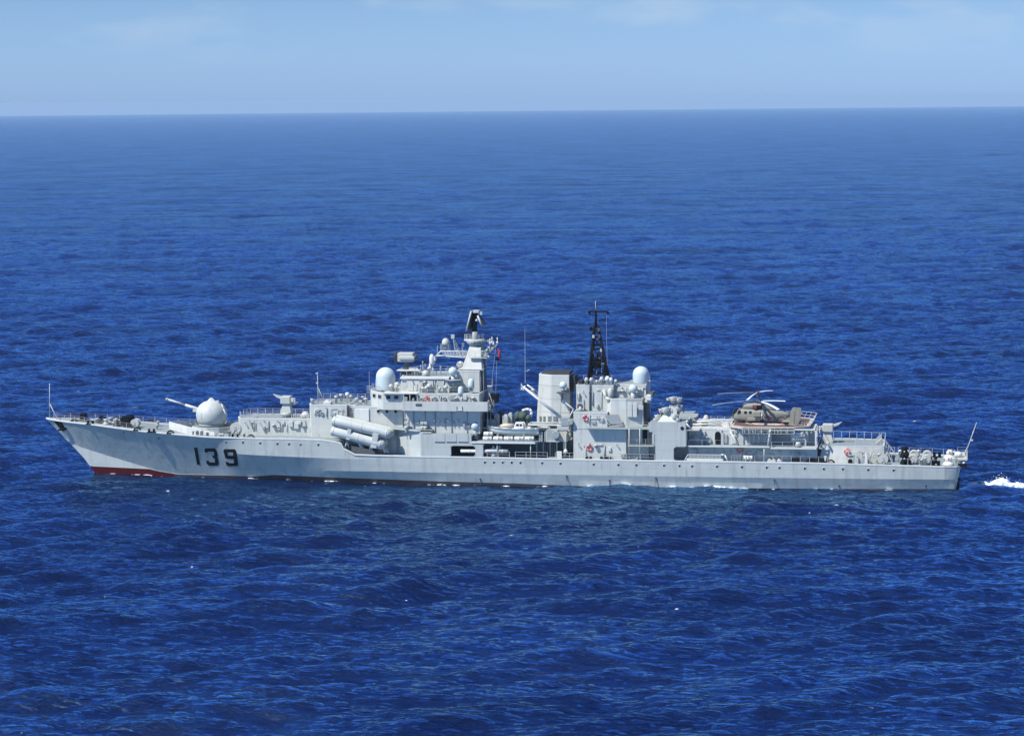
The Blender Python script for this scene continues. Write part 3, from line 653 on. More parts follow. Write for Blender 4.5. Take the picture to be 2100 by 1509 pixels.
# bow gun
g = empty('bow_gun', (xx(434,0), 0, zz(434,872,0)), ship); gx, gz = g.location.x, g.location.z
mb = MB(); oc = [(gx+3.35*math.cos(math.pi*2*(i+.5)/10), 3.35*math.sin(math.pi*2*(i+.5)/10)) for i in range(10)]
mb.plan(oc, zd(gx)-0.1, gz-0.15); topmat(mb); coam(mb, oc, gz-0.15, 0.08, 0.1); mb.build('gun_platform', ['sup','deck','white'], ship)
def loc(o): o.location = -g.location; return o      # geometry below is written in ship coordinates
loc(MB().lathe([(2.25,-0.2),(2.25,0.55)], (gx,0,gz), n=28).build('turret_ring', 'mid', g))
s_ = msc(434, 0); prof = []
for (w, py) in ((50,868),(56,865),(60,858),(62,850),(61,844),(57,838),(50,832),(41,827.5),(30,824),(18,822),(8,821),(0.1,820.8)): prof.append((w*s_/2, zz(434,py,0)))
tur = loc(MB().lathe(prof, (gx,0,0), n=36).build('turret', 'gun', g))
mb = MB(); t1 = at(432, 815, 0); loft(mb, [(gx-1.5,0,0.5,t1.z-2.0,t1.z-1.35),(gx-0.9,0,0.62,t1.z-1.8,t1.z-.75),(gx-0.25,0,0.5,t1.z-1.5,t1.z-.1),(gx+.1,0,.45,t1.z-1.3,t1.z),(gx+0.7,0,0.5,t1.z-1.3,t1.z-.55),(gx+1.6,0,.35,t1.z-1.6,t1.z-.95)], 12); loc(mb.build('turret_hood', 'gun', g))
mb = MB(); mb.path([at(455,829,-.9), at(458,838,-1.6), at(464,852,-1.9)], 0.13, 6); loc(mb.build('turret_cable_trunk', 'gun', g)); mb = MB(); mb.box(gx+1.0,gx+1.4,-.5,-.1,t1.z-1.3,t1.z-.45); loc(mb.build('turret_sight', 'gun', g))
mb = MB(); p = at(414, 852, -2.35); mb.box(p.x-.12,p.x+.12,p.y-.05,p.y+.1,p.z-.6,p.z+.4); loc(mb.build('turret_hatch', 'mid', g))
for Y in (-0.42, 0.42):
    a = at(407, 838.8, Y); b = at(380, 830.2, Y); c = at(344.5, 818.8, Y); mb = MB(); b0 = a+(a-c).normalized()*1.2
    mb.tube(b0, b, 0.27, 0.235, 14); mb.tube(b, c, 0.17, 0.15, 12); mb.tube(c, c-(b-c).normalized()*0.35, 0.20, 0.20, 12)
    loc(mb.build('gun_barrel', 'gun', g))
mb = MB(); p = at(400, 841, -.3); mb.box(p.x-.25,p.x+.9,-.9,.9,p.z-.25,p.z+.2); loc(mb.build('barrel_shield', 'gun', g, bevel=.05))
# gear round the gun
zf = zd(-44); 
reel(xx(484,-2.8), -2.8, zf, 0.95, 1.2, 'rope'); reel(xx(472,1.5), 1.5, zf, .8, 1.2, 'rope')
for px, Y, m, h in ((441,-6.6,'white',.35),(451,-6.6,'white',.4),(456,-6.6,'white',.4),(476,-7.0,'mid',.6),(470,-5.8,'mid',.8),(500,-6.4,'mid',.5),(412,-5.8,'light',.7),(403,-5.6,'mid',.6),(396,-5.2,'light',.5),(424,-6.0,'mid',.5)):
    x = xx(px, Y); mb = MB(); mb.lathe([(0.2,0),(0.2,h),(0.26,h),(0.26,h+.12),(.05,h+.2)], (x,Y,zd(x)), n=10); mb.build('deck_vent', m, ship)
# ---------------------------------------------------------------- forward deckhouse and missile launcher
Yh = -3.3; zr = zz(560, 859, Yh); x0 = xx(490, Yh); x1 = xx(690, Yh)
house('forward_deckhouse', [(sym([(x0-0.7,-1.2),(x0+0.2,-3.3),(x1+2,-3.3)]), zd(x0)-0.2, zr)])
fh = bpy.data.objects['forward_deckhouse']
fittings(x0+0.8, xx(640,Yh), zd(-40)+0.3, zr-0.3, Yh, 15, fh, 3)
for px in (497, 506, 522): pass
for px in (515, 545, 573, 620): # life jackets lockers / doors on the white wall
    x = xx(px, Yh); mb = MB(); mb.path([(x-.45,Yh-.1,zr-.25),(x+.0,Yh-.1,zr-.5),(x+.25,Yh-.1,zr-1.9),(x+.5,Yh-.1,zr-1.9),(x+.5,Yh-.1,zr-.3)], 0.07, 5); mb.build('ladder_frame', 'mid', fh)
rail([(x0-0.4,-1.2,zr),(x0+.3,-3.1,zr),(xx(585,Yh),-3.1,zr)], fh, wires=3, sp=1.3); rail([(x0-0.4,1.2,zr),(x0+.3,3.1,zr),(x1-6,3.1,zr)], fh, wires=3, sp=1.3, r=.05, wr=.03)
def sam(name, px, pybase, pytop, tip, d, label):
    s = empty(name, (xx(px,0), 0, zz(px,pybase,0)), ship); bx, bz = s.location.x, 0; B = -s.location; z0 = s.location.z; H_ = zz(px,pytop,0)-z0
    o = MB(); o.lathe([(1.15,-.1),(1.1,.25),(0.85,.35)], (bx,0,z0), n=20); o = o.build('launcher_base', 'light', s); o.location = B
    o = MB(); o.plan(rect(bx-0.95, bx+0.95, 0.85), z0+.3, z0+H_*0.55, rect(bx-0.55-.1*d, bx+0.55-.1*d, 0.6)); o = o.build('launcher_pedestal', 'light', s, bevel=.06); o.location = B
    o = MB(); zc = z0+H_*0.72; o.box(bx-0.85,bx+0.85,-0.95,0.95,zc-.65,zc+.65); o.box(bx-d*1.5,bx-d*0.7,-.8,-.3,zc-.4,zc+.35) if d < 0 else o.box(bx-d*1.5,bx-d*0.7,-.8,-.3,zc-.4,zc+.35); o = o.build('launcher_head', 'light', s, bevel=.12); o.location = B
    o = MB(); t = Vector((bx+d*2.3, 0, z0+H_)); r0 = Vector((bx-d*1.6, 0, zc-.15)); dr = (t-r0).normalized(); up = Vector((-dr.z*d,0,abs(dr.x)))
    for Y in (0.0,):
        a = [r0, t, t-up*0.35-dr*0.7, r0-up*0.75]
        o.prism([(p.x,p.z) for p in a], -0.28, 0.28)
    o.box(bx-d*1.65-.12, bx-d*1.65+.12, -.85,.85, zc-.7, zc-.45); o.box(bx-d*1.65-.08, bx-d*1.65+.08, -.85,-.7, zc-.7, zc+.4)
    o = o.build('launch_rail', 'light', s, bevel=.03); o.location = B
    s['label'] = label; return s
sam('missile_launcher', 588, 849, 808, 0, -1, 'single arm launcher pointing forward')
mb = MB(); p = at(626, 846, -1.5); mb.lathe([(0.75,0),(0.8,.5),(.45,1.0),(.05,1.15)], (p.x,-1.5,zr), n=16); mb.box(p.x-.8,p.x+.8,-2.1,-.9,zr-.05,zr+.35); mb.build('blast_hatch', 'light', fh)
mb = MB(); mb.lathe([(0.7,0),(0.7,.12)], (xx(522,-1),-1,zr), n=16); mb.build('deck_hatch', 'mid', fh)
mb = MB(); 
for i in range(9): mb.box(xx(600,-2)+i*.36, xx(600,-2)+i*.36+.12, -2.9,-2.7, zr, zr+.7)
mb.build('ventilation_grille', 'light', fh)

# ---------------------------------------------------------------- bridge block
Y2 = -4.4; za = zz(670, 831, Y2)
A0 = xx(636, Y2); A1 = xx(711, Y2); B0 = xx(725, -4.8); B1 = xx(760, -4.8)
base = house('bridge_base', [(sym([(A0-.5,-2.6),(A0+.2,-4.4),(A1,-4.4)]), zd(-30)-.2, za),
      (rect(A1, B0, 3.4), zd(-28)-2, za-0.05),
      (sym([(B0,-4.8),(xx(826,-4.8),-4.8)]), 4.5, zz(740,834,-4.8))])
zB = zz(740, 834, -4.8)
# recess gear, doors and scuttles of the base
lump('recess_grating', [(A1+.15,B0-.15,-3.9,-3.6,za-2.6,za-2.45),(A1+.15,B0-.15,-3.9,-3.8,za-1.2,za-1.1),(A1+.3,A1+.45,-3.9,-3.5,za-2.6,za-.2)], 'mid', base)
lump('side_locker_door', [(xx(729,-4.9),xx(757,-4.9),-5.0,-4.78,zz(740,864,-4.8),zz(740,838,-4.8))], 'white', base, bevel=.05)
fittings(A0+.5, A1-.4, za-2.2, za-.3, Y2, 8, base, 5)
for px in (776, 793.5, 811.5):
    p = at(px, 843.5, -4.8); mb = MB(); mb.lathe([(0.26,0),(0.26,0.05)], (p.x,-4.82,p.z), (0,-1,0), n=12, mi=0); mb.torus((p.x,-4.84,p.z), .29,.05,n=12,m=5,mi=1); mb.tube((p.x-.3,-4.9,p.z+.35),(p.x+.35,-5.0,p.z+.3),.06,n=5,mi=1); mb.build('porthole', ['glass','light'], base)
rail([(A0-.3,-2.5,za),(A0+.3,-4.2,za),(A1,-4.2,za),(B0+2,-4.5,za)], base, wires=2, sp=1.5); rail([(A0-.3,2.5,za),(A0+.3,4.2,za),(A1,4.2,za),(B0+4,4.5,za)], base, wires=3, sp=1.3, r=.045, wr=.025)
# short signal mast on the base roof
mb = MB(); a = at(652.5, 830, -1.2); b = at(651, 763, -1.2); mb.tube((a.x,-1.2,za-.1), b, .085, .045, 8); mb.path([at(653,796,-1.2), (xx(666,-1.2),-1.2,za)], .05, 6); mb.path([at(653,796,-1.2), (xx(656,.6),1.0,za)], .05, 6)
mb.box(b.x-.3,b.x+.1,-1.35,-1.05,b.z-.3,b.z-.15); mb.box(b.x-.25,b.x+.1,-1.3,-1.1,zz(652,787,-1.2),zz(652,784,-1.2)); mb.build('signal_mast', 'light', base)
for px, Y, h, m in ((672,-2.2,.55,'white'),(690,-1.5,1.3,'light'),(713,-2,1.9,'white'),(720,1,1.1,'light'),(732,-1,.9,'light'),(745,1.5,.9,'mid'),(641,-3.2,.9,'light'),(700,2,1.2,'light'),(750,-2,1.0,'light')):
    x = xx(px, Y); mb = MB(); mb.lathe([(.22,0),(.2,h*.7),(.34,h*.75),(.34,h),(.05,h+.1)], (x,Y,za-.02), n=12); mb.tube((x+.3,Y,za),(x+.3,Y,za+h*.8),.05,n=5); mb.build('roof_vent', m, base)
lump('roof_plate', [(xx(665,-2.4),xx(680,-2.4),-3.0,-1.6,za,za+.45)], 'white', base)
# the bridge itself
zbt = zz(765, 806, -6.2); zwb = zz(920, 841, -8.2); zwt = zz(920, 823.5, -8.2); Xf = xx(762.5, -3.4); Xk = xx(786.5, -6.2); Xw = xx(825, -8.2); Xe = xx(1000, -8.2)
br = house('bridge', [(sym([(Xf-.55,-1.6),(Xf,-3.4),(Xk,-6.2),(Xw,-6.2)]), zB-.3, zbt),
      (rect(Xw, xx(984,-6.85), 6.85), 8.35, zwb), (rect(Xw, xx(984,-4.2), 4.2), 4.5, 8.34),
      (sym([(xx(857,-6.6),-6.6),(xx(983,-6.6),-6.6)]), zwb, zbt-0.02),
      (sym([(Xw,-5.6),(xx(857,-5.6),-5.6)]), zwb, zbt-.04)], label='bridge with wings, windows and dark overhang')
# bridge wing floor and bulwark
mb = MB()
for s in (-1, 1):
    ys = sorted((s*8.25, s*5.3)); Xe_ = Xe if s < 0 else xx(984,-8.2)-.5; mb.box(Xw, Xe_, ys[0], ys[1], zwb-.15, zwb+.02)
    yo = s*8.25; yi = s*8.13; ys = sorted((yo, yi)); mb.box(Xw, Xe_, ys[0], ys[1], zwb+.02, zwt)
    ys = sorted((s*8.12, s*6.3)); mb.box(Xw, Xw+.1, ys[0], ys[1], zwb+.02, zwt); mb.box(Xe_-.1, Xe_, ys[0], ys[1], zwb+.02, zwt)
    mb.build('bridge_wing', 'sup', br); mb = MB()
# roof over the wing's forward part
mb = MB(); mb.box(Xk+.05, xx(857,-6.8), -6.95, 6.95, zbt-.02, zbt+.14); mb.build('wing_roof', 'white', br)
# wing opening, its shaded inside painted as a dark sheet, and windows
def windows(pxs, p0, p1, pY0, pY1, y0, y1, parent):
    for a, b in pxs:
        f0 = (a-pxs_lo)/(pxs_hi-pxs_lo); f1 = (b-pxs_lo)/(pxs_hi-pxs_lo)
pF = Vector((Xf,-3.4,0)); pK = Vector((Xk,-6.2,0)); dF = (pK-pF); nF = Vector((dF.y,-dF.x,0)).normalized(); nF = nF if nF.y < 0 else -nF
zw0 = zz(800, 818, -6.2); zw1 = zz(800, 811, -6.2)
def pane(c0, c1, nrm, z0, z1, name='window'):
    mb = MB(); off = nrm*0.03; fr = nrm*0.06; d = (c1-c0).normalized()*0.07
    v = [c0+off, c1+off, c1+off, c0+off]; mb.add([(v[0].x,v[0].y,z0),(v[1].x,v[1].y,z0),(v[1].x,v[1].y,z1),(v[0].x,v[0].y,z1)], [(0,1,2,3)], mi=0)
    for (p, q, a, b) in ((c0-d,c1+d,z0-.07,z0),(c0-d,c1+d,z1,z1+.07),(c0-d,c0,z0,z1),(c1,c1+d,z0,z1)):
        p1, q1 = p+fr, q+fr; vv = [(p.x,p.y,a),(q.x,q.y,a),(q.x,q.y,b),(p.x,p.y,b),(p1.x,p1.y,a),(q1.x,q1.y,a),(q1.x,q1.y,b),(p1.x,p1.y,b)]
        mb.add(vv, [(0,1,5,4),(4,5,6,7),(3,7,6,2),(0,4,7,3),(1,2,6,5)], mi=1)
    return mb.build(name, ['glass','light'], br)
for f0, f1 in ((0.12,0.36),(0.58,0.84)): pane(pF.lerp(pK,f0), pF.lerp(pK,f1), nF, zw0, zw1)
pE = Vector((Xw,-6.2,0))
for a, b in ((792.6,801),(809,817.6)): pane(Vector((xx(a,-6.2),-6.2,0)), Vector((xx(b,-6.2),-6.2,0)), Vector((0,-1,0)), zw0, zw1)
for k in range(5): y0 = -1.5+k*0.62; pane(Vector((Xf-.56,y0,0)), Vector((Xf-.56,y0+.42,0)), Vector((-1,0,0)), zw0, zw1)
mb = MB(); mb.box(Xw+.02, xx(855,-5.7), -5.68, -5.6, zwt-.1, zw1+.15); mb.build('wing_screen', 'glass', br)  # dark sheet on the back wall, painting the shade inside the open wing
lump('wing_console', [(xx(830,-7),xx(836,-7),-7.2,-6.7,zwb,zwt+.55),(xx(846,-7),xx(850,-7),-7.2,-6.7,zwb,zwt+.35)], 'mid', br)
for px in (828, 841, 856):  # pillars of the wing opening
    x = xx(px, -6.85); mb = MB(); mb.box(x-.06,x+.06,-6.9,-6.78,zwt-.3,zbt); mb.build('wing_pillar', 'light', br)
fittings(xx(862,-6.6), xx(978,-6.6), zwt-.3, zbt-.15, -6.6, 13, br, 8)
p = at(859, 829, -8.25); lump('wing_vent_grille', [(p.x-.55,p.x+.5,-8.31,-8.24,p.z-.3,p.z+.12)], 'dark', br)
p = at(942, 836, -8.25); lump('wing_step', [(p.x-.55,p.x+.5,-8.4,-8.24,p.z-.5,p.z-.4),(p.x-.5,p.x-.42,-8.4,-8.24,p.z-.5,p.z+.3),(p.x+.42,p.x+.5,-8.4,-8.24,p.z-.5,p.z+.3)], 'light', br)
# walls under the wing: pipes, stanchions, lamps
for px in (829, 848, 872, 892, 926, 958): 
    x = xx(px, -6.95); mb = MB(); mb.tube((x,-6.95,8.0),(x,-6.95,zwb-.1),.06,n=6); mb.build('wall_pipe', 'mid', br)
fittings(xx(832,-6.85), xx(978,-6.85), 8.9, 10.8, -6.85, 14, br, 12)
for px in (833, 866, 872): 
    x = xx(px,-7.5); mb = MB(); mb.lathe([(.25,0),(.25,.5),(.4,.7),(.4,1.0),(.15,1.1)], (x,-7.5,8.5), n=12); mb.tube((x,-7.5,8.5),(x,-7.5,10.2),.06); mb.box(x-.3,x+.3,-7.7,-7.3,9.9,10.3); mb.build('searchlight', 'light', br, bevel=.03)
# bridge roof deck rails + items on the roof edge
rail([(Xf-.3,-1.5,zbt+.1),(Xf+.3,-3.2,zbt+.1),(Xk+.2,-5.9,zbt+.1),(xx(984,-6.4),-6.4,zbt+.1)], br, wires=2, sp=1.7)
rail([(Xf-.3,1.5,zbt+.1),(Xf+.3,3.2,zbt+.1),(Xk+.2,5.9,zbt+.1),(xx(984,-6.4),6.4,zbt+.1)], br, wires=2, sp=1.7)
for px, Y, s in ((803,-5.0,.7),(806.5,-4.4,.5),(813,-5.4,.6),(815,-3.8,.8),(875,-5.9,.6),(881,-5.6,.8),(915,-5.9,.7),(868,-5.5,.5),(902,-5.8,.5)):
    x = xx(px, Y); mb = MB(); mb.lathe([(.3*s,0),(.22*s,.9*s),(.55*s,1.0*s),(.6*s,1.6*s),(.2*s,1.9*s)], (x,Y,zbt+.1), n=12); mb.tube((x+.4*s,Y,zbt+.1),(x+.2*s,Y-.5*s,zbt+1.2*s),.06*s+.02,n=5); mb.build('roof_fitting', 'light', br)
mb = MB(); x = Xf-.2
for k in range(4): mb.tube((x+.2,-2.6-.1*k,zbt-.3+.35*k),(x-.75,-2.9,zbt-.2+.35*k),.05,n=5)
mb.build('horn', 'light', br)
for px, pt in ((757,761),(770,776)): 
    mb = MB(); b = at(px, pt, 2); mb.tube((b.x,2,zbt-.5), b, .035,.02,5); mb.build('whip_aerial', 'light', br)
# upper house
Yu = -4.3; zu = zz(860, 773, Yu); U0 = xx(818.5, Yu); U1 = xx(986, Yu)
uh = house('upper_house', [(sym([(U0-.4,-2.5),(U0,-4.3),(xx(922,Yu),-4.3)]), zbt-.1, zu, sym([(U0+.3,-2.5),(U0+.6,-4.3),(xx(922,Yu),-4.3)])),
    (sym([(xx(922,-3.4),-3.4),(xx(940,-3.4),-3.4)]), zbt-.1, zu-.1),
    (sym([(xx(938,-3.1),-3.1),(xx(984,-3.1),-3.1)]), zbt-.1, zz(960,761,-3.1))])
for px in (843, 856, 884, 904):
    x = xx(px, Yu-.1); mb = MB(); mb.box(x-.55,x+.45,Yu-.16,Yu+.02,zbt+.2,zu-.55); mb.build('panel_door', 'sup', uh, bevel=.03)
fittings(U0+1.2, xx(940,Yu), zbt+.3, zu-.3, Yu, 12, uh, 21)
# flared brow under the roof edge
mb = MB(); mb.box(U0+.3,xx(922,Yu),-4.62,4.62,zu-.32,zu-.02); mb.build('roof_brow', 'white', uh)
rail([(xx(835,-4),-4,zu),(xx(918,-4),-4,zu)], uh, wires=2, sp=1.5, r=.045); rail([(xx(835,-4),4,zu),(xx(918,-4),4,zu)], uh, wires=2, sp=1.5, r=.045)
for px, py, Y in ((863,750,-1),(867,742,-2),(872,748,1),(895,762,0),(904,752,1),(915,757,-2),(889,757,2),(851,756,-3)):
    b = at(px, py, Y); mb = MB(); mb.tube((b.x,Y,zu-.05), b, .06,.04,6); mb.sphere(b, .13, 8, 6); mb.build('pole_aerial', 'light', uh)
mb = MB(); p = at(873, 768, -2.5); mb.sphere((p.x,-2.5,zu+.35), .65, 14, 10); mb.build('small_dome', 'light', uh)
mb = MB(); p = at(849, 757, 0); mb.box(p.x-.8,p.x+.8,-.5,.5,zu+.4,zu+1.3); mb.build('equipment_cabinet', 'light', uh, bevel=.06)
# big forward radome
dome(791.2, 753, 800, 38.7, -2.6, br, m='dome').__setitem__('label', 'large white radome on the bridge roof')
# gun director on its pedestal
dr = empty('gun_director', (xx(833,0),0,zu), ship)
def D_(o): o.location = -dr.location; return o
mb = MB(); c = at(834, 750, 0); mb.lathe([(1.5,0),(1.5,.15)], (c.x,0,zu+.6), n=20, mi=1); mb.lathe([(1.05,0),(1.05,.6)], (c.x,0,zu), n=18); mb.lathe([(.7,.7),(.45,1.4),(.4,2.2),(.55,2.5)], (c.x,0,zu), n=16); D_(mb.build('director_pedestal', ['dark','white'], dr))
mb = MB(); p0 = at(817.5, 741, 0); p1 = at(849, 723, 0); mb.box(p0.x, p1.x, -1.0, 1.0, p0.z, p1.z); mb.box(p0.x+.3,p1.x+.3,-1.3,1.3,p0.z+.4,p1.z-.5); D_(mb.build('director_cabin', 'light', dr, bevel=.12))
mb = MB(); cc = Vector((p0.x-.15, 0, (p0.z+p1.z)/2)); mb.lathe([(.25,.1),(.8,-.05),(1.05,-.35),(1.08,-.42)], cc, (1,0,0), n=20, cap=False); mb.tube(cc-Vector((.2,0,0)), cc+Vector((-1.4,0,.1)), .07, n=6); D_(mb.build('director_dish', 'dark', dr))
lump_ = MB(); lump_.box(p1.x-.1,p1.x+.55,-.7,.7,p0.z+.35,p1.z-.35); D_(lump_.build('director_counterweight', 'dark', dr, bevel=.1))
mb = MB(); a = at(814, 760, -1.6); b = at(860, 761, -1.6); mb.box(a.x, b.x, -2.0, 2.0, zu+.75, zu+.87); mb.build('director_platform', 'white', uh)
for px in (822, 846, 857): mb = MB(); x = xx(px,-1.7); mb.tube((x,-1.7,zu),(x,-1.7,zu+.8),.07); mb.build('platform_leg', 'light', uh)
# optical sight mast
mb = MB(); a = at(882, 772, -1); b = at(882, 746, -1); mb.tube((a.x,-1,zu-.05), b, .22,.18,10); mb.tube((a.x+.7,-1,zu-.05),(b.x+.3,-1,b.z),.09); c = at(885.5, 737, -1); mb.lathe([(.35,-.95),(.42,-.6),(.42,.3),(.28,.8),(.05,.9)], c, n=14); mb.box(c.x+.35,c.x+.6,-1.2,-.8,c.z-.2,c.z+.5); c2 = at(879,756,-1.2); mb.sphere(c2,.3,10,8); mb.build('optical_sight', 'white', uh)
# small domes beside the foremast
s0 = msc(929, -4); c = at(928.8, 761.5, -3.6)
mb = MB(); mb.sphere(c, 9*s0, 20, 14); mb.tube(c-Vector((0,0,9*s0)), c-Vector((0,0,9*s0+1.1)), .35); mb.build('satellite_dome', 'dome', uh)
mb = MB(); p = at(929, 780, -4.4); mb.lathe([(1.35,0),(1.4,.12)], (p.x,-4.2,p.z), n=20); mb.lathe([(.3,-1.6),(1.2,0)], (p.x,-4.0,p.z), n=12); mb.build('dome_platform', 'mid', uh)
c = at(944, 748.5, 1.0); mb = MB(); mb.sphere(c, 8*s0, 20, 14); mb.tube(c-Vector((0,0,.5)), c-Vector((0,0,2.4)), .3); mb.build('satellite_dome', 'white', uh)
for (px, py, w, h, Y) in ((966,786,13.5,20,-5.0),(945,801,12,18,-6.3)):
    c = at(px, py, Y); s = msc(px, Y); mb = MB(); r = w*s/2; hh = h*s
    mb.lathe([(r*1.0,-hh/2),(r*.98,-hh/6),(r*.9,hh/4),(r*.6,hh*.42),(.02,hh/2)], c, n=18); mb.lathe([(r*.5,-.5),(r*.6,0)], c-Vector((0,0,hh/2)), n=12, mi=1); mb.box(c.x-.12,c.x+.12,Y,Y+1.5,c.z-hh/2-.5,c.z-hh/2-.35, mi=1); mb.build('aerial_housing', ['dome','mid'], uh)
c = at(974.7, 873.5, -6.6); mb = MB(); mb.sphere(c, 9*msc(975,-6.6), 20, 14); mb.lathe([(.45,-2.2),(.4,-.6)], c, n=12, mi=1); mb.build('satellite_dome', ['dome','mid'], ship)

# ---------------------------------------------------------------- foremast
fm = empty('foremast', (xx(972,0),0,zu-0.3), ship); FM = -fm.location
def F(mb, name, m, **k): o = mb.build(name, m, fm, **k); o.location = FM; return o
zt0 = zz(960, 758, -2.6); zt1 = zz(985, 712, -1.4); 
mb = MB(); mb.plan(sym([(xx(945,-2.6),-1.6),(xx(948,-2.6),-2.6),(xx(989,-2.6),-2.6)]), zt0-.2, zt1, sym([(xx(963,-1.2),-.7),(xx(965,-1.3),-1.3),(xx(987,-1.3),-1.3)]))
F(mb, 'mast_tower', 'sup')
mb = MB(); mb.plan(rect(xx(984,-3), xx(996,-2), 1.9), 9.3, zz(990,737,-1.5), rect(xx(983,-2), xx(992,-1), 1.2)); F(mb, 'mast_trunk', 'casing')  # trunk coloured near black to paint the shade abaft the tower
for px in (988, 993.5):
    mb = MB(); mb.tube((xx(px,-3.0),-3.0,8.6),(xx(px-2.5,-1.8),-1.8,zz(990,738,-2)),.09,n=6); F(mb, 'mast_pipe', 'light')
for py in (757,): 
    z = zz(975, py, -2.2); mb = MB(); k = (py-712)/46; x0 = xx(963-18*k,-2)-.25; x1 = xx(990,-2)+.3; y = 1.45+1.25*k; mb.box(x0, x1, -y-.2, y+.2, z-.06, z+.05); F(mb, 'mast_landing', 'white' if py != 757 else 'light')
fittings_parent = fm
# landing gallery with aerials near y 725-733
z = zz(975, 727, -2); rail([(xx(963,-2.4),-2.4,z-.5),(xx(1000,-2.4),-2.4,z-.5)], sp=1.0, wires=3, r=.05, wr=.04, name='gallery_rail')
mb = MB(); mb.box(xx(965,-2.4), xx(1000,-2.4), -2.5, 2.5, z-.6, z-.5); F(mb, 'gallery', 'light')
rg = random.Random(4)
for i in range(12):
    px = rg.uniform(984,1002); py = rg.uniform(718,735); Y = rg.uniform(-2.6,2.2); c = at(px, py, Y); mb = MB()
    mb.sphere(c, rg.uniform(.16,.30), 10, 7); mb.tube(c, (xx(985,-.5), Y*.3, c.z-rg.uniform(.1,.8)), .07, n=5); F(mb, 'mast_aerial', rg.choice(['light','white','mid']))
# cone below the top platform and the platform
mb = MB(); cx_ = xx(974.5,0); zp = zz(975,697,0); mb.lathe([(1.0,zt1-.1),(1.2,zp-.8),(1.9,zp-.1)], (cx_+.25,0,0), n=16); F(mb, 'mast_cone', 'mid')
mb = MB(); mb.lathe([(1.72,zp-.1),(1.75,zp+.08)], (cx_,0,0), n=24); F(mb, 'top_platform', 'white')
pts = [(cx_+1.65*math.cos(a),1.65*math.sin(a),zp) for a in [2*math.pi*i/14 for i in range(15)]]; o = rail(pts, fm, sp=.7, wires=3, r=.04, wr=.03, h=.95, name='platform_rail'); o.location = FM
mb = MB(); mb.lathe([(.62,zp-.9),(.55,zp+1.4),(.38,zz(975,680,0))], (cx_+.0,0,0), n=14); F(mb, 'radar_post', 'mid')
# big curved screen aft of the mast head
mb = MB(); c = at(1002, 707, 0.8); v = []
for i in range(7):
    for j in range(5):
        a = -0.9+1.8*i/6; b = -.5+1.0*j/4; v.append((c.x+0.9*(1-math.cos(a)*1.0)+0.2, c.y+2.4*math.sin(a), c.z+1.3*math.sin(b)*1.6))
mb.add(v, [(i*5+j, i*5+j+1, (i+1)*5+j+1, (i+1)*5+j) for i in range(6) for j in range(4)], True); F(mb, 'aft_screen', 'mid')
# rotating air search radar: two lattice plates leaning back to back
rad = MB(); zt = zz(975, 640, 0)
mb = MB(); mb.lathe([(.48,zz(975,682,0)),(.50,zz(975,668,0)),(.52,zz(975,655,0)),(.34,zt+.1)], (cx_,0,0), n=14); mb.box(cx_-.25,cx_+.6,-.4,.4,zt-.7,zt+.1); F(mb, 'radar_turntable', 'black')
def plate(top, bot, wtop, wbot, th, name, d):
    mb = MB(); t = at(*top, 0); b = at(*bot, 0); t.y = b.y = 0; n = 8; m_ = 7
    for i in range(m_+1):                                   # horizontal bars
        f = i/m_; c = t.lerp(b, f); w = wtop+(wbot-wtop)*f; mb.box(c.x-th/2, c.x+th/2, -w, w, c.z-.045, c.z+.045)
    for j in range(n+1):
        u = -1+2*j/n; mb.tube((t.x,u*wtop,t.z),(b.x,u*wbot,b.z),.05,n=4)
    off = Vector((d*.42,0,.0))
    for j in range(0, n+1, 2):
        u = -1+2*j/n; mb.tube((t.x+off.x*.3,u*wtop,t.z),(b.x+off.x,u*wbot*.8,b.z+.2),.06,n=4, mi=1)
    for i in range(1, m_):
        f = i/m_; c = t.lerp(b, f); w = (wtop+(wbot-wtop)*f)*.8; mb.tube(Vector((c.x+d*.42*f,-w,c.z)), Vector((c.x+d*.42*f,w,c.z)), .05, n=4, mi=1); mb.tube(Vector((c.x,0,c.z)), Vector((c.x+d*.42*f,0,c.z)), .05, n=4, mi=1)
    # solid reflector skin and bright edge frame
    mb.add([(t.x+d*.02,-wtop,t.z),(t.x+d*.02,wtop,t.z),(b.x+d*.02,wbot,b.z),(b.x+d*.02,-wbot,b.z)], [(0,1,2,3)], mi=1)
    mb.tube((t.x,-wtop,t.z),(b.x,-wbot,b.z),.17,.13,n=6,mi=0)
    F(mb, name, ['light','radar'])
plate((968,637.5),(958.5,678),0.8,1.05,.12,'search_antenna',1)
plate((981,647),(991,669),0.7,0.95,.10,'search_antenna',1)
mb = MB(); a = at(971,638,0); b = at(983,639,0); mb.box(a.x,b.x,-.7,.7,a.z-.25,a.z+.15); c = at(977.5,657,-.8); mb.sphere(c,.22,10,8); c = at(983,642,-.3); mb.box(c.x-.1,c.x+.5,-.5,.1,c.z-.3,c.z+.2); F(mb, 'antenna_frame', 'light')
# forward lattice yard with the dome
yb = MB(); t0 = at(905,719,0); t1 = at(957,720.5,0); l0 = at(916,729.5,0); l1 = at(955,733,0); tip = at(895,729,0)
for Y in (-.7, .7):
    A_ = [Vector((p.x,Y,p.z)) for p in (t0,t1,l0,l1,tip)]
    yb.tube(A_[0],A_[1],.085,n=6); yb.tube(A_[2],A_[3],.075,n=6); yb.tube(A_[4],A_[2],.06,n=6); yb.tube(A_[0],A_[4],.06,n=6)
    for k in range(8):
        p = A_[0].lerp(A_[1], k/8); q = A_[2].lerp(A_[3], (k+.5)/8); r = A_[0].lerp(A_[1], (k+1)/8); yb.tube(p,q,.045,n=4); yb.tube(q,r,.045,n=4)
for k in range(7):
    p = t0.lerp(t1, k/6); yb.tube((p.x,-.7,p.z),(p.x,.7,p.z),.045,n=4)
F(yb, 'lattice_yard', 'white')
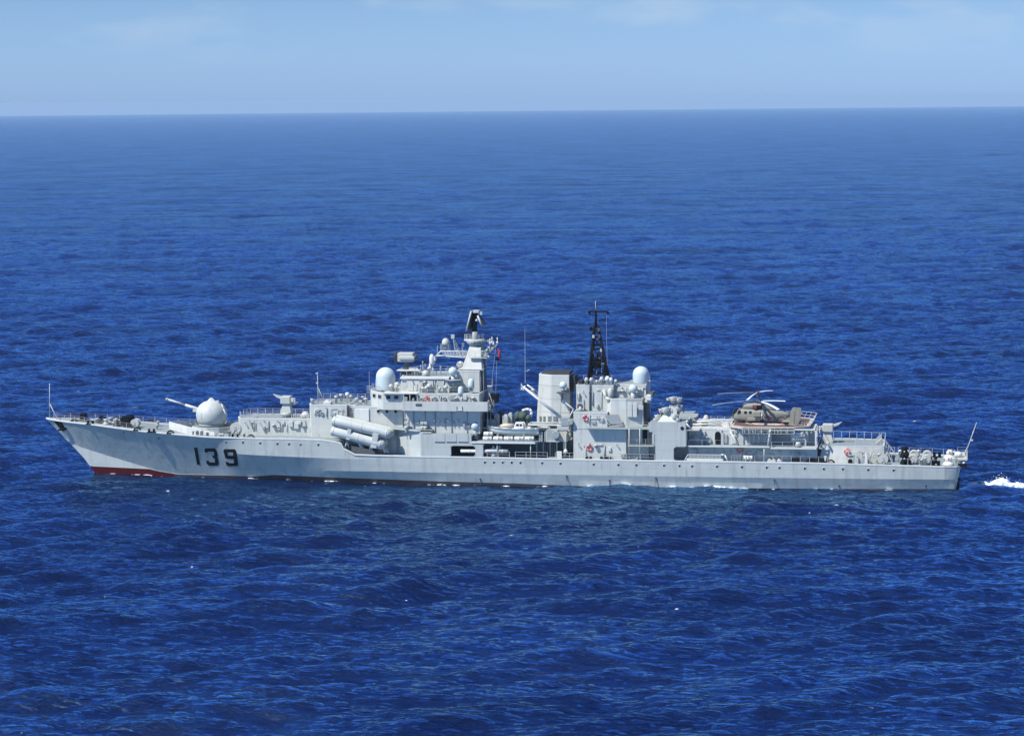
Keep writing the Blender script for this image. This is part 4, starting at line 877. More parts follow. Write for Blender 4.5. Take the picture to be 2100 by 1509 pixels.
mb = MB(); c = at(914, 702, 0); s = msc(914,0); r = 8*s; mb.lathe([(r,-.45),(r,-.1),(r*.86,.35),(r*.5,.62),(.01,.72)], c, n=18)
F(mb, 'yard_dome', 'light')
mb = MB()
for a in (-1, 1):
    for b in (-1, 1): mb.tube((c.x+a*.75,b*.6,t0.z),(c.x+a*.55,b*.5,c.z-.4),.055,n=5); mb.tube((c.x+a*.75,b*.6,t0.z),(c.x-a*.5,b*.5,c.z-.5),.04,n=4)
mb.box(c.x-.6,c.x+.3,-.4,.4,t0.z+.3,t0.z+.9); F(mb, 'dome_stand', 'mid')
mb = MB(); p = at(929,690,0); q0 = at(934,719,0); q1 = at(942,719,0); 
mb.tube(p,(q0.x,-.4,q0.z),.06,n=5); mb.tube(p,(q1.x,.4,q1.z),.06,n=5); 
for k in range(1,6): f = k/6; a = p.lerp(q0,f); b = p.lerp(q1,f); mb.tube(a,b,.04,n=4); mb.tube(b,p.lerp(q0,min(1,f+.16)),.04,n=4)
mb.box(p.x-.3,p.x+.25,-.2,.2,p.z-.35,p.z+.3); F(mb, 'lattice_post', 'light')
for px, p0, p1 in ((897,730,709),(904,719,705),(924,719,708),(948,719,703),(951,703,712),(921,735,728)): mb = MB(); mb.tube(at(px,p0,.2), at(px,p1,.2), .045, n=5); F(mb, 'yard_aerial', 'light')
# aft yards
for (a, b, Y) in (((998,728),(1022,705),-2.2),((996,724),(1019,706),2.2),((990,716),(1014,712),-1.0)):
    mb = MB(); mb.tube(at(*a,Y*.3), at(*b,Y), .085, .05, n=6); mb.tube(at(a[0]+2,a[1]-7,Y*.3), at(b[0]-4,b[1]+2,Y), .05, n=5); F(mb, 'yardarm', 'light')
for (px, py, Y, h) in ((1020,704,-2.2,1.0),(1005,705,-1.5,.9),(1009,703,-1.8,1.0),(1012,707,0,.6),(1001,702,1,.5)):
    c = at(px, py, Y); mb = MB(); mb.tube(c-Vector((0,0,.2)), c+Vector((0,0,h)), .07, n=6); mb.sphere(c+Vector((0,0,.1)), .2, 8, 6); F(mb, 'whip_base', 'white')
for (a, b) in (((1013,735),(1012,722)),((997,757),(1006,745)),((1002,690),(1020,760))): pass
for (a, b, Y) in (((1017,706),(1004,825),-2.0),((1019,736),(1016,822),-1.9),((897,730),(880,771),0.2)):
    mb = MB(); mb.tube(at(*a,Y), at(*b,Y), .022, n=4); F(mb, 'halyard', 'light')
# flag and ball on the halyards
p = at(1019.5, 715, -2.0); fl = MB(); nn = 10; v = []
for i in range(nn+1):
    for j in range(5):
        f = i/nn; g_ = j/4; x = g_*0.48+0.25*f+0.10*math.sin(5*f+g_*2); y = 0.22*math.sin(6*g_+2.5*f); v.append((x, y, -1.45*f-0.35*g_))
fl.add(v, [(i*5+j, (i+1)*5+j, (i+1)*5+j+1, i*5+j+1) for i in range(nn) for j in range(4)], True)
fo = fl.build('signal_flag', 'flag'); fo.location = p; so_ = fo.modifiers.new('cloth', 'SOLIDIFY'); so_.thickness = 0.02
tag(fo, 'small red flag drooping from the halyard behind the forward mast', 'flag')
p = at(1019.5, 735, -2.0); bo = MB().sphere((0,0,0), .34, 16, 12).build('signal_ball', 'black'); bo.location = p
ln = MB(); ln.tube((0,0,.3),(0,0,.75),.025,n=5); ln.build('hanging_loop', 'light', bo); tag(bo, 'black ball hanging below the red flag behind the forward mast', 'signal ball')

# ---------------------------------------------------------------- missile canisters beside the bridge
def canister_set(s):
    q = empty('canister_launcher', (xx(745,-6.6), s*6.6, 5.2), ship); Q = -q.location
    for (Y, a, b) in ((-7.55,(683,862.5),(801,890.5)),(-7.65,(681,882.5),(788,912.5)),(-5.85,(684.5,858.5),(802.5,886.5)),(-5.85,(682,878),(789,908))):
        A_ = at(*a, -7.5); B_ = at(*b, -7.5); 
        if Y > -6: A_ = at(a[0], a[1]+3.2, -7.5); B_ = at(b[0], b[1]+3.2, -7.5)
        A_.y = B_.y = Y*-s if s > 0 else Y
        d = (B_-A_).normalized(); L_ = (B_-A_).length; r = 0.83; mb = MB()
        mb.lathe([(r*.55,-.12),(r*.95,0),(r,.12),(r,L_*.25),(r,L_*.6),(r,L_-.7),(r*.97,L_-.35),(r*.80,L_-.1),(r*.55,L_+.12),(.02,L_+.22)], A_, d, n=26)
        for f in (.03,.5,.93): mb.lathe([(r,0),(r*1.035,.02),(r*1.035,.14),(r,.16)], A_+d*(L_*f), d, n=26, cap=False)
        o = mb.build('missile_canister', 'gun', q); o.location = Q
    # clamping bands and struts
    y0, y1 = sorted((s*5.0, s*8.42))
    for (a, b, w) in (((719,880),(716,901),.32),((773,888),(768,918),.50)):
        t = at(*a,-7.5); u = at(*b,-7.5); mb = MB(); mb.prism([(t.x-w,t.z+.1),(t.x+w,t.z-.05),(u.x+w,u.z),(u.x-w,u.z+.1)], y0, y1); o = mb.build('clamp_frame', 'gun', q, bevel=.05); o.location = Q
    for (a, b) in (((712,903),(708,918)),((760,912),(757,928)),((733,905),(745,925)),((785,915),(790,928))):
        t = at(*a,-7.6); u = at(*b,-7.6); t.y = u.y = s*7.6; mb = MB(); mb.tube(t, u, .16, n=8); mb.tube(t, u+Vector((.6,0,0)), .1, n=6); t2 = t.copy(); u2 = u.copy(); t2.y = u2.y = s*5.6; mb.tube(t2, u2, .16, n=8); o = mb.build('launcher_strut', 'gun', q); o.location = Q
    mb = MB(); z = 4.9; y0, y1 = sorted((s*5.4, s*7.9)); mb.prism([(xx(722,-7),z+1.3),(xx(770,-7),z+.5),(xx(770,-7),z),(xx(722,-7),z)], y0, y1); o = mb.build('launcher_bed', 'dark', q); o.location = Q
    return q
canister_set(-1)['label'] = 'four round canisters tilted up beside the bridge'
canister_set(1)['label'] = 'four round canisters on the far side'
# walls of the side recess, hull-side bulkheads with openings
zl = zd(-14)
X862 = xx(862,-8.6); ztop = zz(862, 882, -8.6); z2_ = zz(930, 889, -8.6); z3 = zz(1040, 906.5, -8.6); dzm = 0.02
for s in (-1, 1):
    mb = MB()
    def S2(poly, z0, z1): mb.plan([(x, y*-s) if s > 0 else (x, y) for x, y in poly], z0, z1)
    # angled blast wall from inboard to the ship's side
    S2([(xx(812,-5.0),-4.8),(X862,-8.6),(X862+.4,-8.6),(xx(830,-4.8),-4.8)], zl-.3, ztop)
    S2([(X862+.4,-8.6),(xx(884,-8.6),-8.6),(xx(884,-8.6),-5.3),(X862+.4,-5.3)], z2_-.1, ztop-.02)
    S2([(X862+.38,-8.6),(xx(924,-8.6),-8.6),(xx(924,-8.6),-8.3),(X862+.38,-8.3)], zd(-8)-.1, z2_)
    S2([(xx(974,-8.6),-8.6),(xx(990,-8.6),-8.6),(xx(990,-8.6),-8.3),(xx(974,-8.6),-8.3)], zd(0)-.1, z3)
    S2([(xx(924,-8.6),-8.6),(xx(974,-8.6),-8.6),(xx(974,-8.6),-8.3),(xx(924,-8.6),-8.3)], zz(950,914,-8.6), z3)
    S2([(xx(924,-8.6),-8.6),(xx(966,-8.6),-8.6),(xx(966,-8.6),-8.3),(xx(924,-8.6),-8.3)], z3, z2_)
    S2([(xx(786,-5.0),-4.8),(xx(855,-8.6),-8.6),(xx(884,-8.6),-8.6),(xx(884,-4.8),-4.8)], ztop-.22, ztop+.01)
    # roof of the side passage = upper deck
    S2([(xx(884,-8.6),-8.58),(xx(968,-8.6),-8.58),(xx(968,-8.6),-5.3),(xx(884,-8.6),-5.3)], z2_-.35, z2_-.2)
    S2([(xx(966,-8.6),-8.58),(xx(1097,-8.6),-8.58),(xx(1106,-6.5),-6.5),(xx(1106,-6.5),-5),(xx(966,-8.6),-5)], z3-.25, z3+.02)
    # rounded corners of the openings
    def corner(px, py, sx_, sy_, r=.45):
        c = at(px, py, -8.6); v = [(c.x, c.z)]; 
        for i in range(6): a = math.pi/2*i/5; v.append((c.x+sx_*r*(1-math.sin(a)), c.z+sy_*r*(1-math.cos(a))))
        ys = sorted((s*8.6, s*8.3)); mb.prism(v, ys[0], ys[1])
    for c_ in ((924,914,1,-1),(974,914,-1,-1),(924,936.2,1,1),(974,936.2,-1,1),(990,911,1,-1),(990,937,1,1)): corner(*c_)
    topmat(mb); o = mb.build('side_bulkhead', ['hull','deck','white'], ship)
    for px in (893, 917, 941) if s < 0 else ():
        p = at(px+9, 898, -8.6); b_ = MB(); b_.box(p.x-.85,p.x+.85,-8.66,-8.58,p.z-.6,p.z+.7); b_.box(p.x-.85,p.x+.85,-8.70,-8.58,p.z-.68,p.z-.6,mi=1); b_.build('side_hatch', ['hull','dark'], o)
    o_ = MB(); ys = sorted((s*8.72, s*8.5)); o_.box(xx(966,-8.6), xx(1097,-8.6), ys[0], ys[1], z3-.22, z3+.08); o_.build('deck_edge', 'white', o)
# inner casing of the passage, painted near black for its shade
zc1 = zz(1045, 868, 0)
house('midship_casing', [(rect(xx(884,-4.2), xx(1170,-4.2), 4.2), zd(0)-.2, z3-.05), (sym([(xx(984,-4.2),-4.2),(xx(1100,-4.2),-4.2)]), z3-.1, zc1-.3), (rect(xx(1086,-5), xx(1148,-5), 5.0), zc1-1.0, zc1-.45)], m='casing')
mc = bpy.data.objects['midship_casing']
for px in (1019, 1087.6):
    x = xx(px, -8.4); mb = MB(); mb.tube((x,-8.4,zd(x)),(x,-8.4,z3),.09); mb.build('stanchion', 'light', ship)
for x0_, x1_ in ((xx(998,-8.4), xx(1044,-8.4)), (xx(1056,-8.4), xx(1122,-8.4)), (xx(1138,-8.4), xx(1342,-8.4))):
    rail([(x0_,-8.35,zd(x0_)),(x1_,-8.35,zd(x1_))], sp=1.7 if x1_-x0_ < 8 else 2.4, wires=2, r=.045, wr=.028)
    rail([(x0_,8.35,zd(x0_)),(x1_,8.35,zd(x1_))], sp=1.9, wires=2, r=.045, wr=.025)
# torpedo tubes in the side passage
for s in (-1, 1):
    t = empty('torpedo_launcher', (xx(985,-7.2), s*7.8, zd(0)), ship); TT = -t.location
    for k, dy in enumerate((-.32, .32)):
        a = at(947, 925, -7.2); b = at(1043, 926, -7.2); mb = MB(); yy = s*7.75+dy; zc = zd(0)+1.0
        mb.tube((a.x,yy,zc),(b.x,yy,zc),.30,.30,14); mb.lathe([(.34,0),(.34,.12)], (b.x-.9,yy,zc), (1,0,0), n=14); mb.lathe([(.34,0),(.34,.12)], (a.x+1.5,yy,zc), (1,0,0), n=14); o = mb.build('torpedo_tube', 'white', t); o.location = TT
    mb = MB(); x = xx(1013,-7.2); mb.lathe([(.5,0),(.35,.7)], (x,s*7.75,zd(0)), n=12); mb.box(x-.4,x+1.2,s*7.75-.3,s*7.75+.3,zd(0)+1.3,zd(0)+1.5); mb.sphere((x,s*7.75-.3,zd(0)+1.75),.2,8,6); mb.sphere((x+1.0,s*7.75-.3,zd(0)+1.75),.2,8,6); o = mb.build('tube_mount', 'light', t); o.location = TT
# ---------------------------------------------------------------- life rafts (each one lifts away)
def raft(px, py, Y, label, w=19.0, first=[None]):
    c = at(px, py, Y)
    if first[0] is None:
        root = empty('life_raft_canister'); L_ = .77; r = .36
        mb = MB(); mb.lathe([(r*.75,-L_),(r*.97,-L_+.07),(r,-L_+.15),(r,-.04),(r*1.05,-.03),(r*1.05,.03),(r,.04),(r,L_-.15),(r*.97,L_-.07),(r*.75,L_)], (0,0,0), (1,0,0), n=20); mb.build('canister_shell', 'cream', root)
        for x in (-.35,.35): mb = MB(); mb.lathe([(r*1.02,-.03),(r*1.04,0),(r*1.02,.03)], (x,0,0), (1,0,0), n=20, cap=False); mb.build('strap', 'mid', root)
        mb = MB()
        for x in (-.4,.4): mb.path([(x,-.3,-.55),(x,-.25,-.3),(x,.25,-.3),(x,.3,-.55)], .045, 5)
        mb.build('cradle', 'light', root); first[0] = root; o = root
    else:
        o = first[0].copy(); COL.objects.link(o)
        for ch in list(first[0].children): k = ch.copy(); COL.objects.link(k); k.parent = o
    o.location = c; return tag(o, label, 'life raft', 'white life raft canisters')
raft(1000, 899, -8.15, 'white life raft canister, lower one of the stacked pair beside the motor boat bow')
raft(1001.5, 889.5, -8.05, 'white life raft canister, upper one of the stacked pair beside the motor boat bow')
for px, nth in ((1021.5,'just right of the stacked pair'),(1043,'in the middle of the row below the motor boat'),(1064.7,'second from the right below the motor boat'),(1086,'last at the right end of the row below the motor boat')):
    raft(px, 899, -8.15, 'white life raft canister '+nth)
raft(1534, 938.5, -7.9, 'cream life raft canister alone at the rail right of the stowed gangway ladder')
mb = MB(); mb.box(xx(992,-8.1), xx(1095,-8.1), -8.4, -7.8, z3+.0, z3+.22); mb.build('raft_rack', 'mid', ship)

# ---------------------------------------------------------------- motor boat on its chocks
def motor_boat():
    Yb = -6.2; a = at(999, 876, Yb); b = at(1106, 879, Yb); L_ = b.x-a.x; zt_ = at(1050, 877, Yb).z; zb_ = at(1050, 893, Yb).z
    root = empty('motor_boat', (a.x+L_/2, Yb, zb_)); Rr = -root.location
    st = []
    for f, w, k, tp in ((0,.02,.85,.30),(.05,.38,.55,.22),(.15,.8,.25,.12),(.3,1.12,.08,.04),(.5,1.25,.0,0),(.75,1.22,.02,0),(.93,1.08,.08,.02),(1.0,1.0,.12,.04)):
        st.append((a.x+f*L_, w, zb_+k*(zt_-zb_), zt_+tp))
    mb = MB(); n = 9; v = []
    for (x, w, z0, z1) in st:
        for i in range(n):
            t = -1+2*i/(n-1); y = w*math.copysign(abs(t)**.55, t) if abs(t) < 1 else w*t; z = z0+(z1-z0)*abs(t)**2.6; v.append((x, Yb+y, z))
    k = len(st); mb.add(v, [(j*n+i, (j+1)*n+i, (j+1)*n+i+1, j*n+i+1) for j in range(k-1) for i in range(n-1)], True)
    mb.f.append(tuple((k-1)*n+i for i in range(n))); mb.sm.append(False); mb.mi.append(0)
    o = mb.build('boat_hull', 'boat', root); o.location = Rr
    mb = MB(); vv = []
    for (x, w, z0, z1) in st: vv += [(x, Yb-w*.96, z1-.05), (x, Yb+w*.96, z1-.05)]
    mb.add(vv, [(2*i,2*i+2,2*i+3,2*i+1) for i in range(k-1)]); o = mb.build('boat_deck', 'boatdeck', root); o.location = Rr
    mb = MB()
    for s in (-1, 1):
        for (p, q) in zip(st[:-1], st[1:]): mb.tube((p[0],Yb+s*(p[1]+.02),p[3]),(q[0],Yb+s*(q[1]+.02),q[3]),.10,n=6); mb.tube((p[0],Yb+s*(p[1]*.93),p[3]*.4+p[2]*.6),(q[0],Yb+s*(q[1]*.93),q[3]*.4+q[2]*.6),.035,n=4,mi=1) if p[0] > a.x+.3 else None
    o = mb.build('rubbing_strake', ['white','mid'], root); o.location = Rr
    c = at(1064, 870, Yb); mb = MB(); mb.plan(rect(c.x-.8,c.x+.9,.7), zt_-.05, zt_+.95, rect(c.x-.5,c.x+.8,.6)); mb.v = [(x,y+Yb,z) for x,y,z in mb.v]; o = mb.build('boat_cabin', 'white', root, bevel=.06); o.location = Rr
    mb = MB(); mb.box(c.x-.35,c.x+.1,Yb-.68,Yb-.60,zt_+.35,zt_+.7); mb.box(c.x+.25,c.x+.6,Yb-.68,Yb-.60,zt_+.35,zt_+.7); o = mb.build('cabin_window', 'glass', root); o.location = Rr
    mb = MB(); loft(mb, [(a.x+1.5,Yb,.25,zt_,zt_+.35),(a.x+3,Yb,.75,zt_-.05,zt_+.75),(c.x-.9,Yb,.85,zt_-.05,zt_+.7)], 12); o = mb.build('boat_cover', 'boatdeck', root); o.location = Rr
    mb = MB(); mb.path([(c.x+1.1,Yb-.5,zt_),(c.x+.9,Yb-.4,zt_+1.1),(c.x+1.5,Yb-.4,zt_)], .07, 6); o = mb.build('boat_mast', 'light', root); o.location = Rr
    tag(root, 'pale green grey motor boat stowed above the row of life raft canisters', 'motor boat')
    mb = MB()
    for f in (.22,.72): x = a.x+f*L_; mb.prism([(x-.3,z3),(x+.3,z3),(x+.15,zb_+.3),(x-.15,zb_+.3)], Yb-1.1, Yb+1.1)
    mb.build('boat_chock', 'mid', ship)
motor_boat()
# clutter of the midship deck behind the boat
zk = zc1-.3
def cov(px, py, Y, w, h, d, m, name, round_=False):
    c = at(px, py, Y); s = msc(px, Y); W_, H_ = w*s, h*s; mb = MB()
    if round_: mb.sphere((c.x,Y,c.z), 1, 14, 10, (W_/2, d/2, H_/2)); mb.box(c.x-W_*.3,c.x+W_*.3,Y-d*.3,Y+d*.3,zk-.4,c.z)
    else: mb.box(c.x-W_/2,c.x+W_/2,Y-d/2,Y+d/2,min(zk-.3,c.z-H_/2),c.z+H_/2); mb.box(c.x-W_*.3,c.x+W_*.35,Y-d*.4,Y+d*.3,c.z,c.z+H_/2+.22)
    return mb.build(name, m, mc, bevel=0 if round_ else .05)
for a_ in ((1019,858,-3.0,9,14,1.0,'light','ventilator_trunk'),(1037,859,-3.2,11,13,1.2,'light','ventilator_trunk'),(1047,857,-2.2,8,17,1.0,'light','ventilator_trunk'),(1004,862,-3.5,10,10,1.2,'mid','locker'),(1012,866,-4,12,8,1,'mid','locker'),
           (1028,852,1.5,20,20,3.0,'dark','covered_gear',True),(1062,854,0,16,22,2.2,'tarp','tarpaulin_cover',True),(1073,853,-1.2,20,22,2.4,'tarp','tarpaulin_cover',True),(1084,857,-2.0,12,14,2,'tarp','tarpaulin_cover',True)): cov(*a_)
mb = MB(); pts = [at(1071,842,-1.5), at(1080,839,-1.5), at(1087,840,-1.5), at(1090,845,-1.5), at(1089,852,-1.5), at(1085,858,-1.5)]; mb.path(pts, .22, 10)
for p in pts[1:-1]: mb.sphere(p, .22, 10, 8)
mb.build('curved_vent_pipe', 'white', mc)
# after side of the bridge: platforms painted dark for its shade, and struts
for (px, py, Y, w, h, d, m, n) in ((1013,816,-2,17,18,2.2,'black','searchlight_housing'),(1005,833,-3,12,8,3,'casing','aft_gallery'),(1004,852,-3,12,10,3,'black','aft_gallery'),(1010,864,-2,22,14,3,'black','aft_gallery'),(1030,861,3,44,10,2,'casing','aft_gallery')):  # first box is added, standing for the shaded after face of the far wing
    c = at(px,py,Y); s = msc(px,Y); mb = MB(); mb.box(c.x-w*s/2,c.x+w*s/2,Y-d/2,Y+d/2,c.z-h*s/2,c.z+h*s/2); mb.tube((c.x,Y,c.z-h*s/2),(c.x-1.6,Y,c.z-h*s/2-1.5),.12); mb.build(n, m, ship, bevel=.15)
for (a, b, Y) in (((1003,806),(1016,845),-4.5),((1002,824),(1012,850),-6),((1000,842),(1000,885),-6.5),((1006,842),(1006,870),-4.5)):
    mb = MB(); mb.tube(at(*a,Y), at(*b,Y), .07, n=6); mb.build('brace', 'mid', ship)
rail([(xx(1001,-5),-5,zz(1001,833,-5)),(xx(1013,-5),-5,zz(1001,833,-5))], wires=3, sp=.8)
# platform right of the boat, machinery and hanging blocks
Zp = zz(1120, 870, -5.4); mb = MB(); mb.box(xx(1084,-5.6), xx(1147,-5.6), -6.2, -3.0, Zp-.15, Zp); topmat(mb); coam(mb, [(xx(1084,-5.6),-6.2),(xx(1147,-5.6),-6.2),(xx(1147,-5.6),-3.0),(xx(1084,-5.6),-3.0)], Zp, .12, .1); mb.build('boat_gantry', ['light','deck','white'], ship)
Zq = zz(1130, 904, -7.2); mb = MB(); mb.box(xx(1122,-7.2), xx(1147,-7.2), -7.6, -5.0, Zq-.12, Zq+.02); mb.build('winch_platform', 'light', ship)
x = xx(1138,-6.4); mb = MB(); mb.box(x-1.3,x+1.5,-7.0,-5.6,Zq,Zq+1.9); mb.lathe([(.65,-.9),(.65,.9)], (x+.3,-6.9,Zq+1.1), (0,1,0), n=16); mb.build('boat_winch', 'mid', ship, bevel=.08)
for px, w in ((1121,.35),(1127,.2),(1111,.25),(1117,.15),(1107,.3)): x = xx(px,-6.6); mb = MB(); mb.box(x-w/2,x+w/2,-6.8,-6.4,z3-.1,z3+random.uniform(1.4,2.4)); mb.sphere((x,-6.8,z3+2.2),.16,8,6); mb.build('deck_fitting', random.choice(['light','white','mid']), ship)
for i in range(10):
    px = 1100+i*4.6; x = xx(px,-5.35); mb = MB(); mb.box(x-.12,x+.12,-5.4,-5.15,zd(x),z3-.3); mb.build('frame_rib', 'dark' if i % 3 else 'mid', ship)

# ---------------------------------------------------------------- boat crane
cr_ = empty('boat_crane', (xx(1158,-6.6), -6.6, zd(12)), ship); CR = -cr_.location
def Cc(mb, name, m, **k): o = mb.build(name, m, cr_, **k); o.location = CR; return o
a = at(1156,861,-6.6); b = at(1073,793,-7.6); mb = MB(); mb.tube(a, b, .30, .17, 8); Cc(mb, 'crane_jib', 'white')
mb = MB(); c = at(1081,789,-7.2); d = at(1103,804,-6.8); mb.tube(c,d,.13,n=6); mb.tube(b,at(1104,812,-6.8),.07,n=5); mb.tube(d, at(1104,812,-6.8),.06,n=5); mb.tube(at(1090,797,-7),at(1098,803,-6.9),.25,n=6,mi=1)
for q in ((1069,788),(1073,800),(1068,799),(1078,791)): mb.tube(b, at(*q,-7.6), .08, n=5)
mb.path([at(1069,786,-7.6),at(1069,798,-7.6),at(1075,800,-7.6)], .06, 5); Cc(mb, 'jib_head', ['white','boatdeck'])
mb = MB(); mb.tube(at(1077,786,-7.4), at(1076.5,675,-7.4), .045, .02, 5); mb.tube(at(1079,761,-7.4), at(1086,758,-7.4), .05, n=5); Cc(mb, 'whip_aerial', 'light')
mb = MB(); p = at(1160,862,-6.6); mb.box(p.x-.7,p.x+.8,-7.3,-5.9,p.z-1.0,p.z+.6); mb.lathe([(.5,-.9),(.5,.9)], (p.x+.9,-6.6,p.z-.2), (0,1,0), n=14); Cc(mb, 'crane_head', 'mid', bevel=.1)
mb = MB(); q = at(1160,930,-6.6); mb.tube((p.x-.2,-6.6,q.z-.5),(p.x-.2,-6.6,p.z-.8),.26,n=10); mb.path([(p.x-.2,-6.6,q.z+3.2),(p.x-1.5,-6.6,p.z-1.6)],.14,6); mb.path([(p.x-.2,-6.6,q.z+3.2),(p.x+1.2,-6.6,p.z-1.6)],.14,6); Cc(mb, 'crane_post', 'light')
mb = MB(); w = at(1154,878,-6.9); mb.box(w.x-.9,w.x+1.1,-7.3,-6.2,w.z-.3,w.z+.5); mb.box(w.x-.6,w.x+.8,-7.2,-6.3,w.z-2.2,w.z-.3,mi=1); Cc(mb, 'crane_cabin', ['light','boatdeck'], bevel=.05)
mb = MB(); h = at(1160,925,-7.3); mb.tube(at(1161,888,-7.3), h, .05, n=5); mb.lathe([(.3,-.3),(.35,0),(.15,.35)], h, n=10); Cc(mb, 'hook_block', 'white')
mb = MB(); h = at(1147,929,-7.2); mb.box(h.x-.4,h.x+.4,-7.4,-7.0,zd(h.x),h.z+.3); mb.build('deck_locker', 'white', ship)
mb = MB(); mb.path([at(1167,857,-6.6), at(1176,839,-6.2), at(1160,826,-5.2)], .12, 6); Cc(mb, 'crane_stay', 'light')

# ---------------------------------------------------------------- funnel
zf1 = zz(1140,771,-2.8); zf0 = 6.5; Fp = sym([(xx(1098,-1.0),-1.0),(xx(1129,-2.9),-2.9),(xx(1169,-2.9),-2.9)]); Ft = sym([(xx(1106.5,-1.0),-1.0),(xx(1132,-2.6),-2.6),(xx(1167,-2.6),-2.6)])
mb = MB(); mb.plan(Fp, zf0, zf1, Ft); fn_ = mb.build('funnel', 'sup', ship, label='tall pale funnel with sooty black mouth')
mb = MB(); Fc = [(x*1.0,y) for x,y in Ft]; mb.plan([(x+.15 if i in (0,5) else x, y*.97) for i,(x,y) in enumerate(Ft)], zf1, zf1+.60, [(x+.6 if i in (0,5) else x+.1, y*.85) for i,(x,y) in enumerate(Ft)]); mb.build('funnel_mouth', 'soot', fn_)
mb = MB(); coam(mb, Ft, zf1, .16, .16, 0); mb.build('funnel_lip', 'white', fn_)
for k in range(3):
    z = zf1-1.6-2.2*k; t = (zf1-z)/(zf1-zf0); P2 = [(Ft[i][0]+(Fp[i][0]-Ft[i][0])*t, Ft[i][1]+(Fp[i][1]-Ft[i][1])*t) for i in range(len(Ft))]; mb = MB(); coam(mb, P2, z, .03, .02, 0); mb.build('funnel_band', 'light', fn_)
for px, w in ((1108,5),(1116,5),(1127,8),(1138,8)):
    Yg = -2.95 if px > 1130 else -2.95+(1130-px)*.06; c = at(px, 860, Yg); mb = MB(); s = msc(px,Yg)
    for i in range(6): mb.box(c.x-w*s/2, c.x+w*s/2, Yg-.08, Yg+.3, c.z-.55+i*.2, c.z-.45+i*.2)
    mb.build('louvre', 'mid', fn_)
mb = MB(); p = at(1155,804,-3.6); mb.box(p.x-1.0,p.x+1.2,-4.4,-2.7,p.z-.15,p.z); mb.tube((p.x-.4,-2.8,p.z-1.6),(p.x,-4.1,p.z-.1),.1); mb.tube((p.x-.2,-4.2,p.z-1.1),(p.x-.2,-3,p.z-1.0),.12); mb.build('dome_bracket', 'dark', fn_)
c = at(1155,790,-3.6); mb = MB(); mb.sphere(c, .62, 18, 12); mb.lathe([(.35,-1.0),(.4,-.5)], c, n=12, mi=1); mb.sphere(c+Vector((.5,-.4,-.65)), .22, 8, 6, mi=1); mb.build('satellite_dome', ['dome','mid'], fn_)
mb = MB(); mb.plan(rect(xx(1171,0), xx(1186,0), 2.0), zz(1180,800,0), zz(1180,770,-1), rect(xx(1173,0), xx(1182,0), 1.7)); mb.plan(rect(xx(1184,0), xx(1204,0), 1.8), 13, zz(1195,783,0)+.3, rect(xx(1184,0), xx(1196,0), 1.5)); mb.build('after_uptake', 'soot', ship)
# ---------------------------------------------------------------- after superstructure
zA1 = zz(1220,791,-4.0); zA2 = zz(1280,819,-6.2); zB1 = zz(1200,845.5,-6.5); zPl = zz(1260,878,-8.0)
asx = house('after_superstructure', [
   (rect(xx(1182,-4), xx(1258,-4), 4.0), zB1-.5, zA1),
   (rect(xx(1258,-3.2)+.02, xx(1325,-3.2), 3.2), zB1-.5, zz(1300,789,-3.2)),
   (sym([(xx(1243,-4.6),-4.6),(xx(1252,-6.1),-6.1),(xx(1284,-6.3),-6.3),(xx(1320,-5.6),-5.6)]), zPl-.5, zA2, sym([(xx(1246,-4.6),-4.6),(xx(1254,-6.0),-6.0),(xx(1284,-6.2),-6.2),(xx(1317,-5.4),-5.4)])),
   (sym([(xx(1176,-6.9),-6.95),(xx(1245,-6.9),-6.95)]), zPl-.3, zB1),
   (sym([(xx(1176,-6.5)+.02,-6.9),(xx(1284,-6.45),-6.9),(xx(1290,-5.5),-5.5),(xx(1330,-5.5),-5.5)]), zd(20)-.2, zPl-.05),
   ])
# side platform above the deck
for s in (-1, 1):
    ys = sorted((s*8.1, s*5.5)); mb = MB(); mb.box(xx(1202,-8.1), xx(1332,-8.1), ys[0], ys[1], zPl-.12, zPl+.04); topmat(mb); mb.build('side_gallery', ['light','deck'], asx)
    ys = sorted((s*8.3, s*5.4)); z = zz(1310,913.5,-8.3); mb = MB(); mb.box(xx(1287,-8.3), xx(1342,-8.3), ys[0], ys[1], z-.15, z); topmat(mb); mb.build('side_gallery', ['light','deck'], asx)
    rail([(xx(1203,-8),s*8.0,zPl),(xx(1330,-8),s*8.0,zPl)], asx, wires=3, sp=1.8)
    rail([(xx(1288,-8),s*8.1,z),(xx(1342,-8),s*8.1,z)], asx, wires=3, sp=1.6)
for px in (1290, 1312): x = xx(px,-8.2); mb = MB(); mb.tube((x,-8.2,zd(x)),(x,-8.2,zPl),.08); mb.build('stanchion', 'light', asx)
# slanted plate painting the shadow of a recess in the upper wall
c0 = [(1239,851),(1268,850),(1277,869),(1251,869)]; mb = MB(); mb.prism(PX(c0,-6.97), -6.99, -6.9); mb.build('wall_recess', 'mid', asx)
mb = MB(); mb.path([at(1204,858,-7.05),at(1238,858,-7.05),at(1252,874,-7.05),at(1278,872,-7.05)], .05, 5); mb.build('hand_rail', 'white', asx)
fittings(xx(1208,-6.5), xx(1240,-6.5), zPl+.3, zB1-.3, -6.95, 5, asx, 31); fittings(xx(1184,-4), xx(1240,-4), zB1+.3, zA1-.6, -4.0, 6, asx, 32)
fittings(xx(1260,-3.2), xx(1322,-3.2), zA2+.2, zz(1300,791,-3.2)-.1, -3.2, 9, asx, 33); fittings(xx(1180,-6.45), xx(1284,-6.45), zd(20)+.2, zPl-2.4, -6.9, 8, asx, 34); fittings(xx(1288,-6.3), xx(1320,-5.7), zA2-3.5, zA2-.8, -5.9, 3, asx, 36)
mb = MB(); mb.tube((xx(1210,-4.15),-4.15,zB1),(xx(1210,-4.15),-4.15,zA1+.4),.13,n=8); mb.build('exhaust_pipe', 'dark', asx)
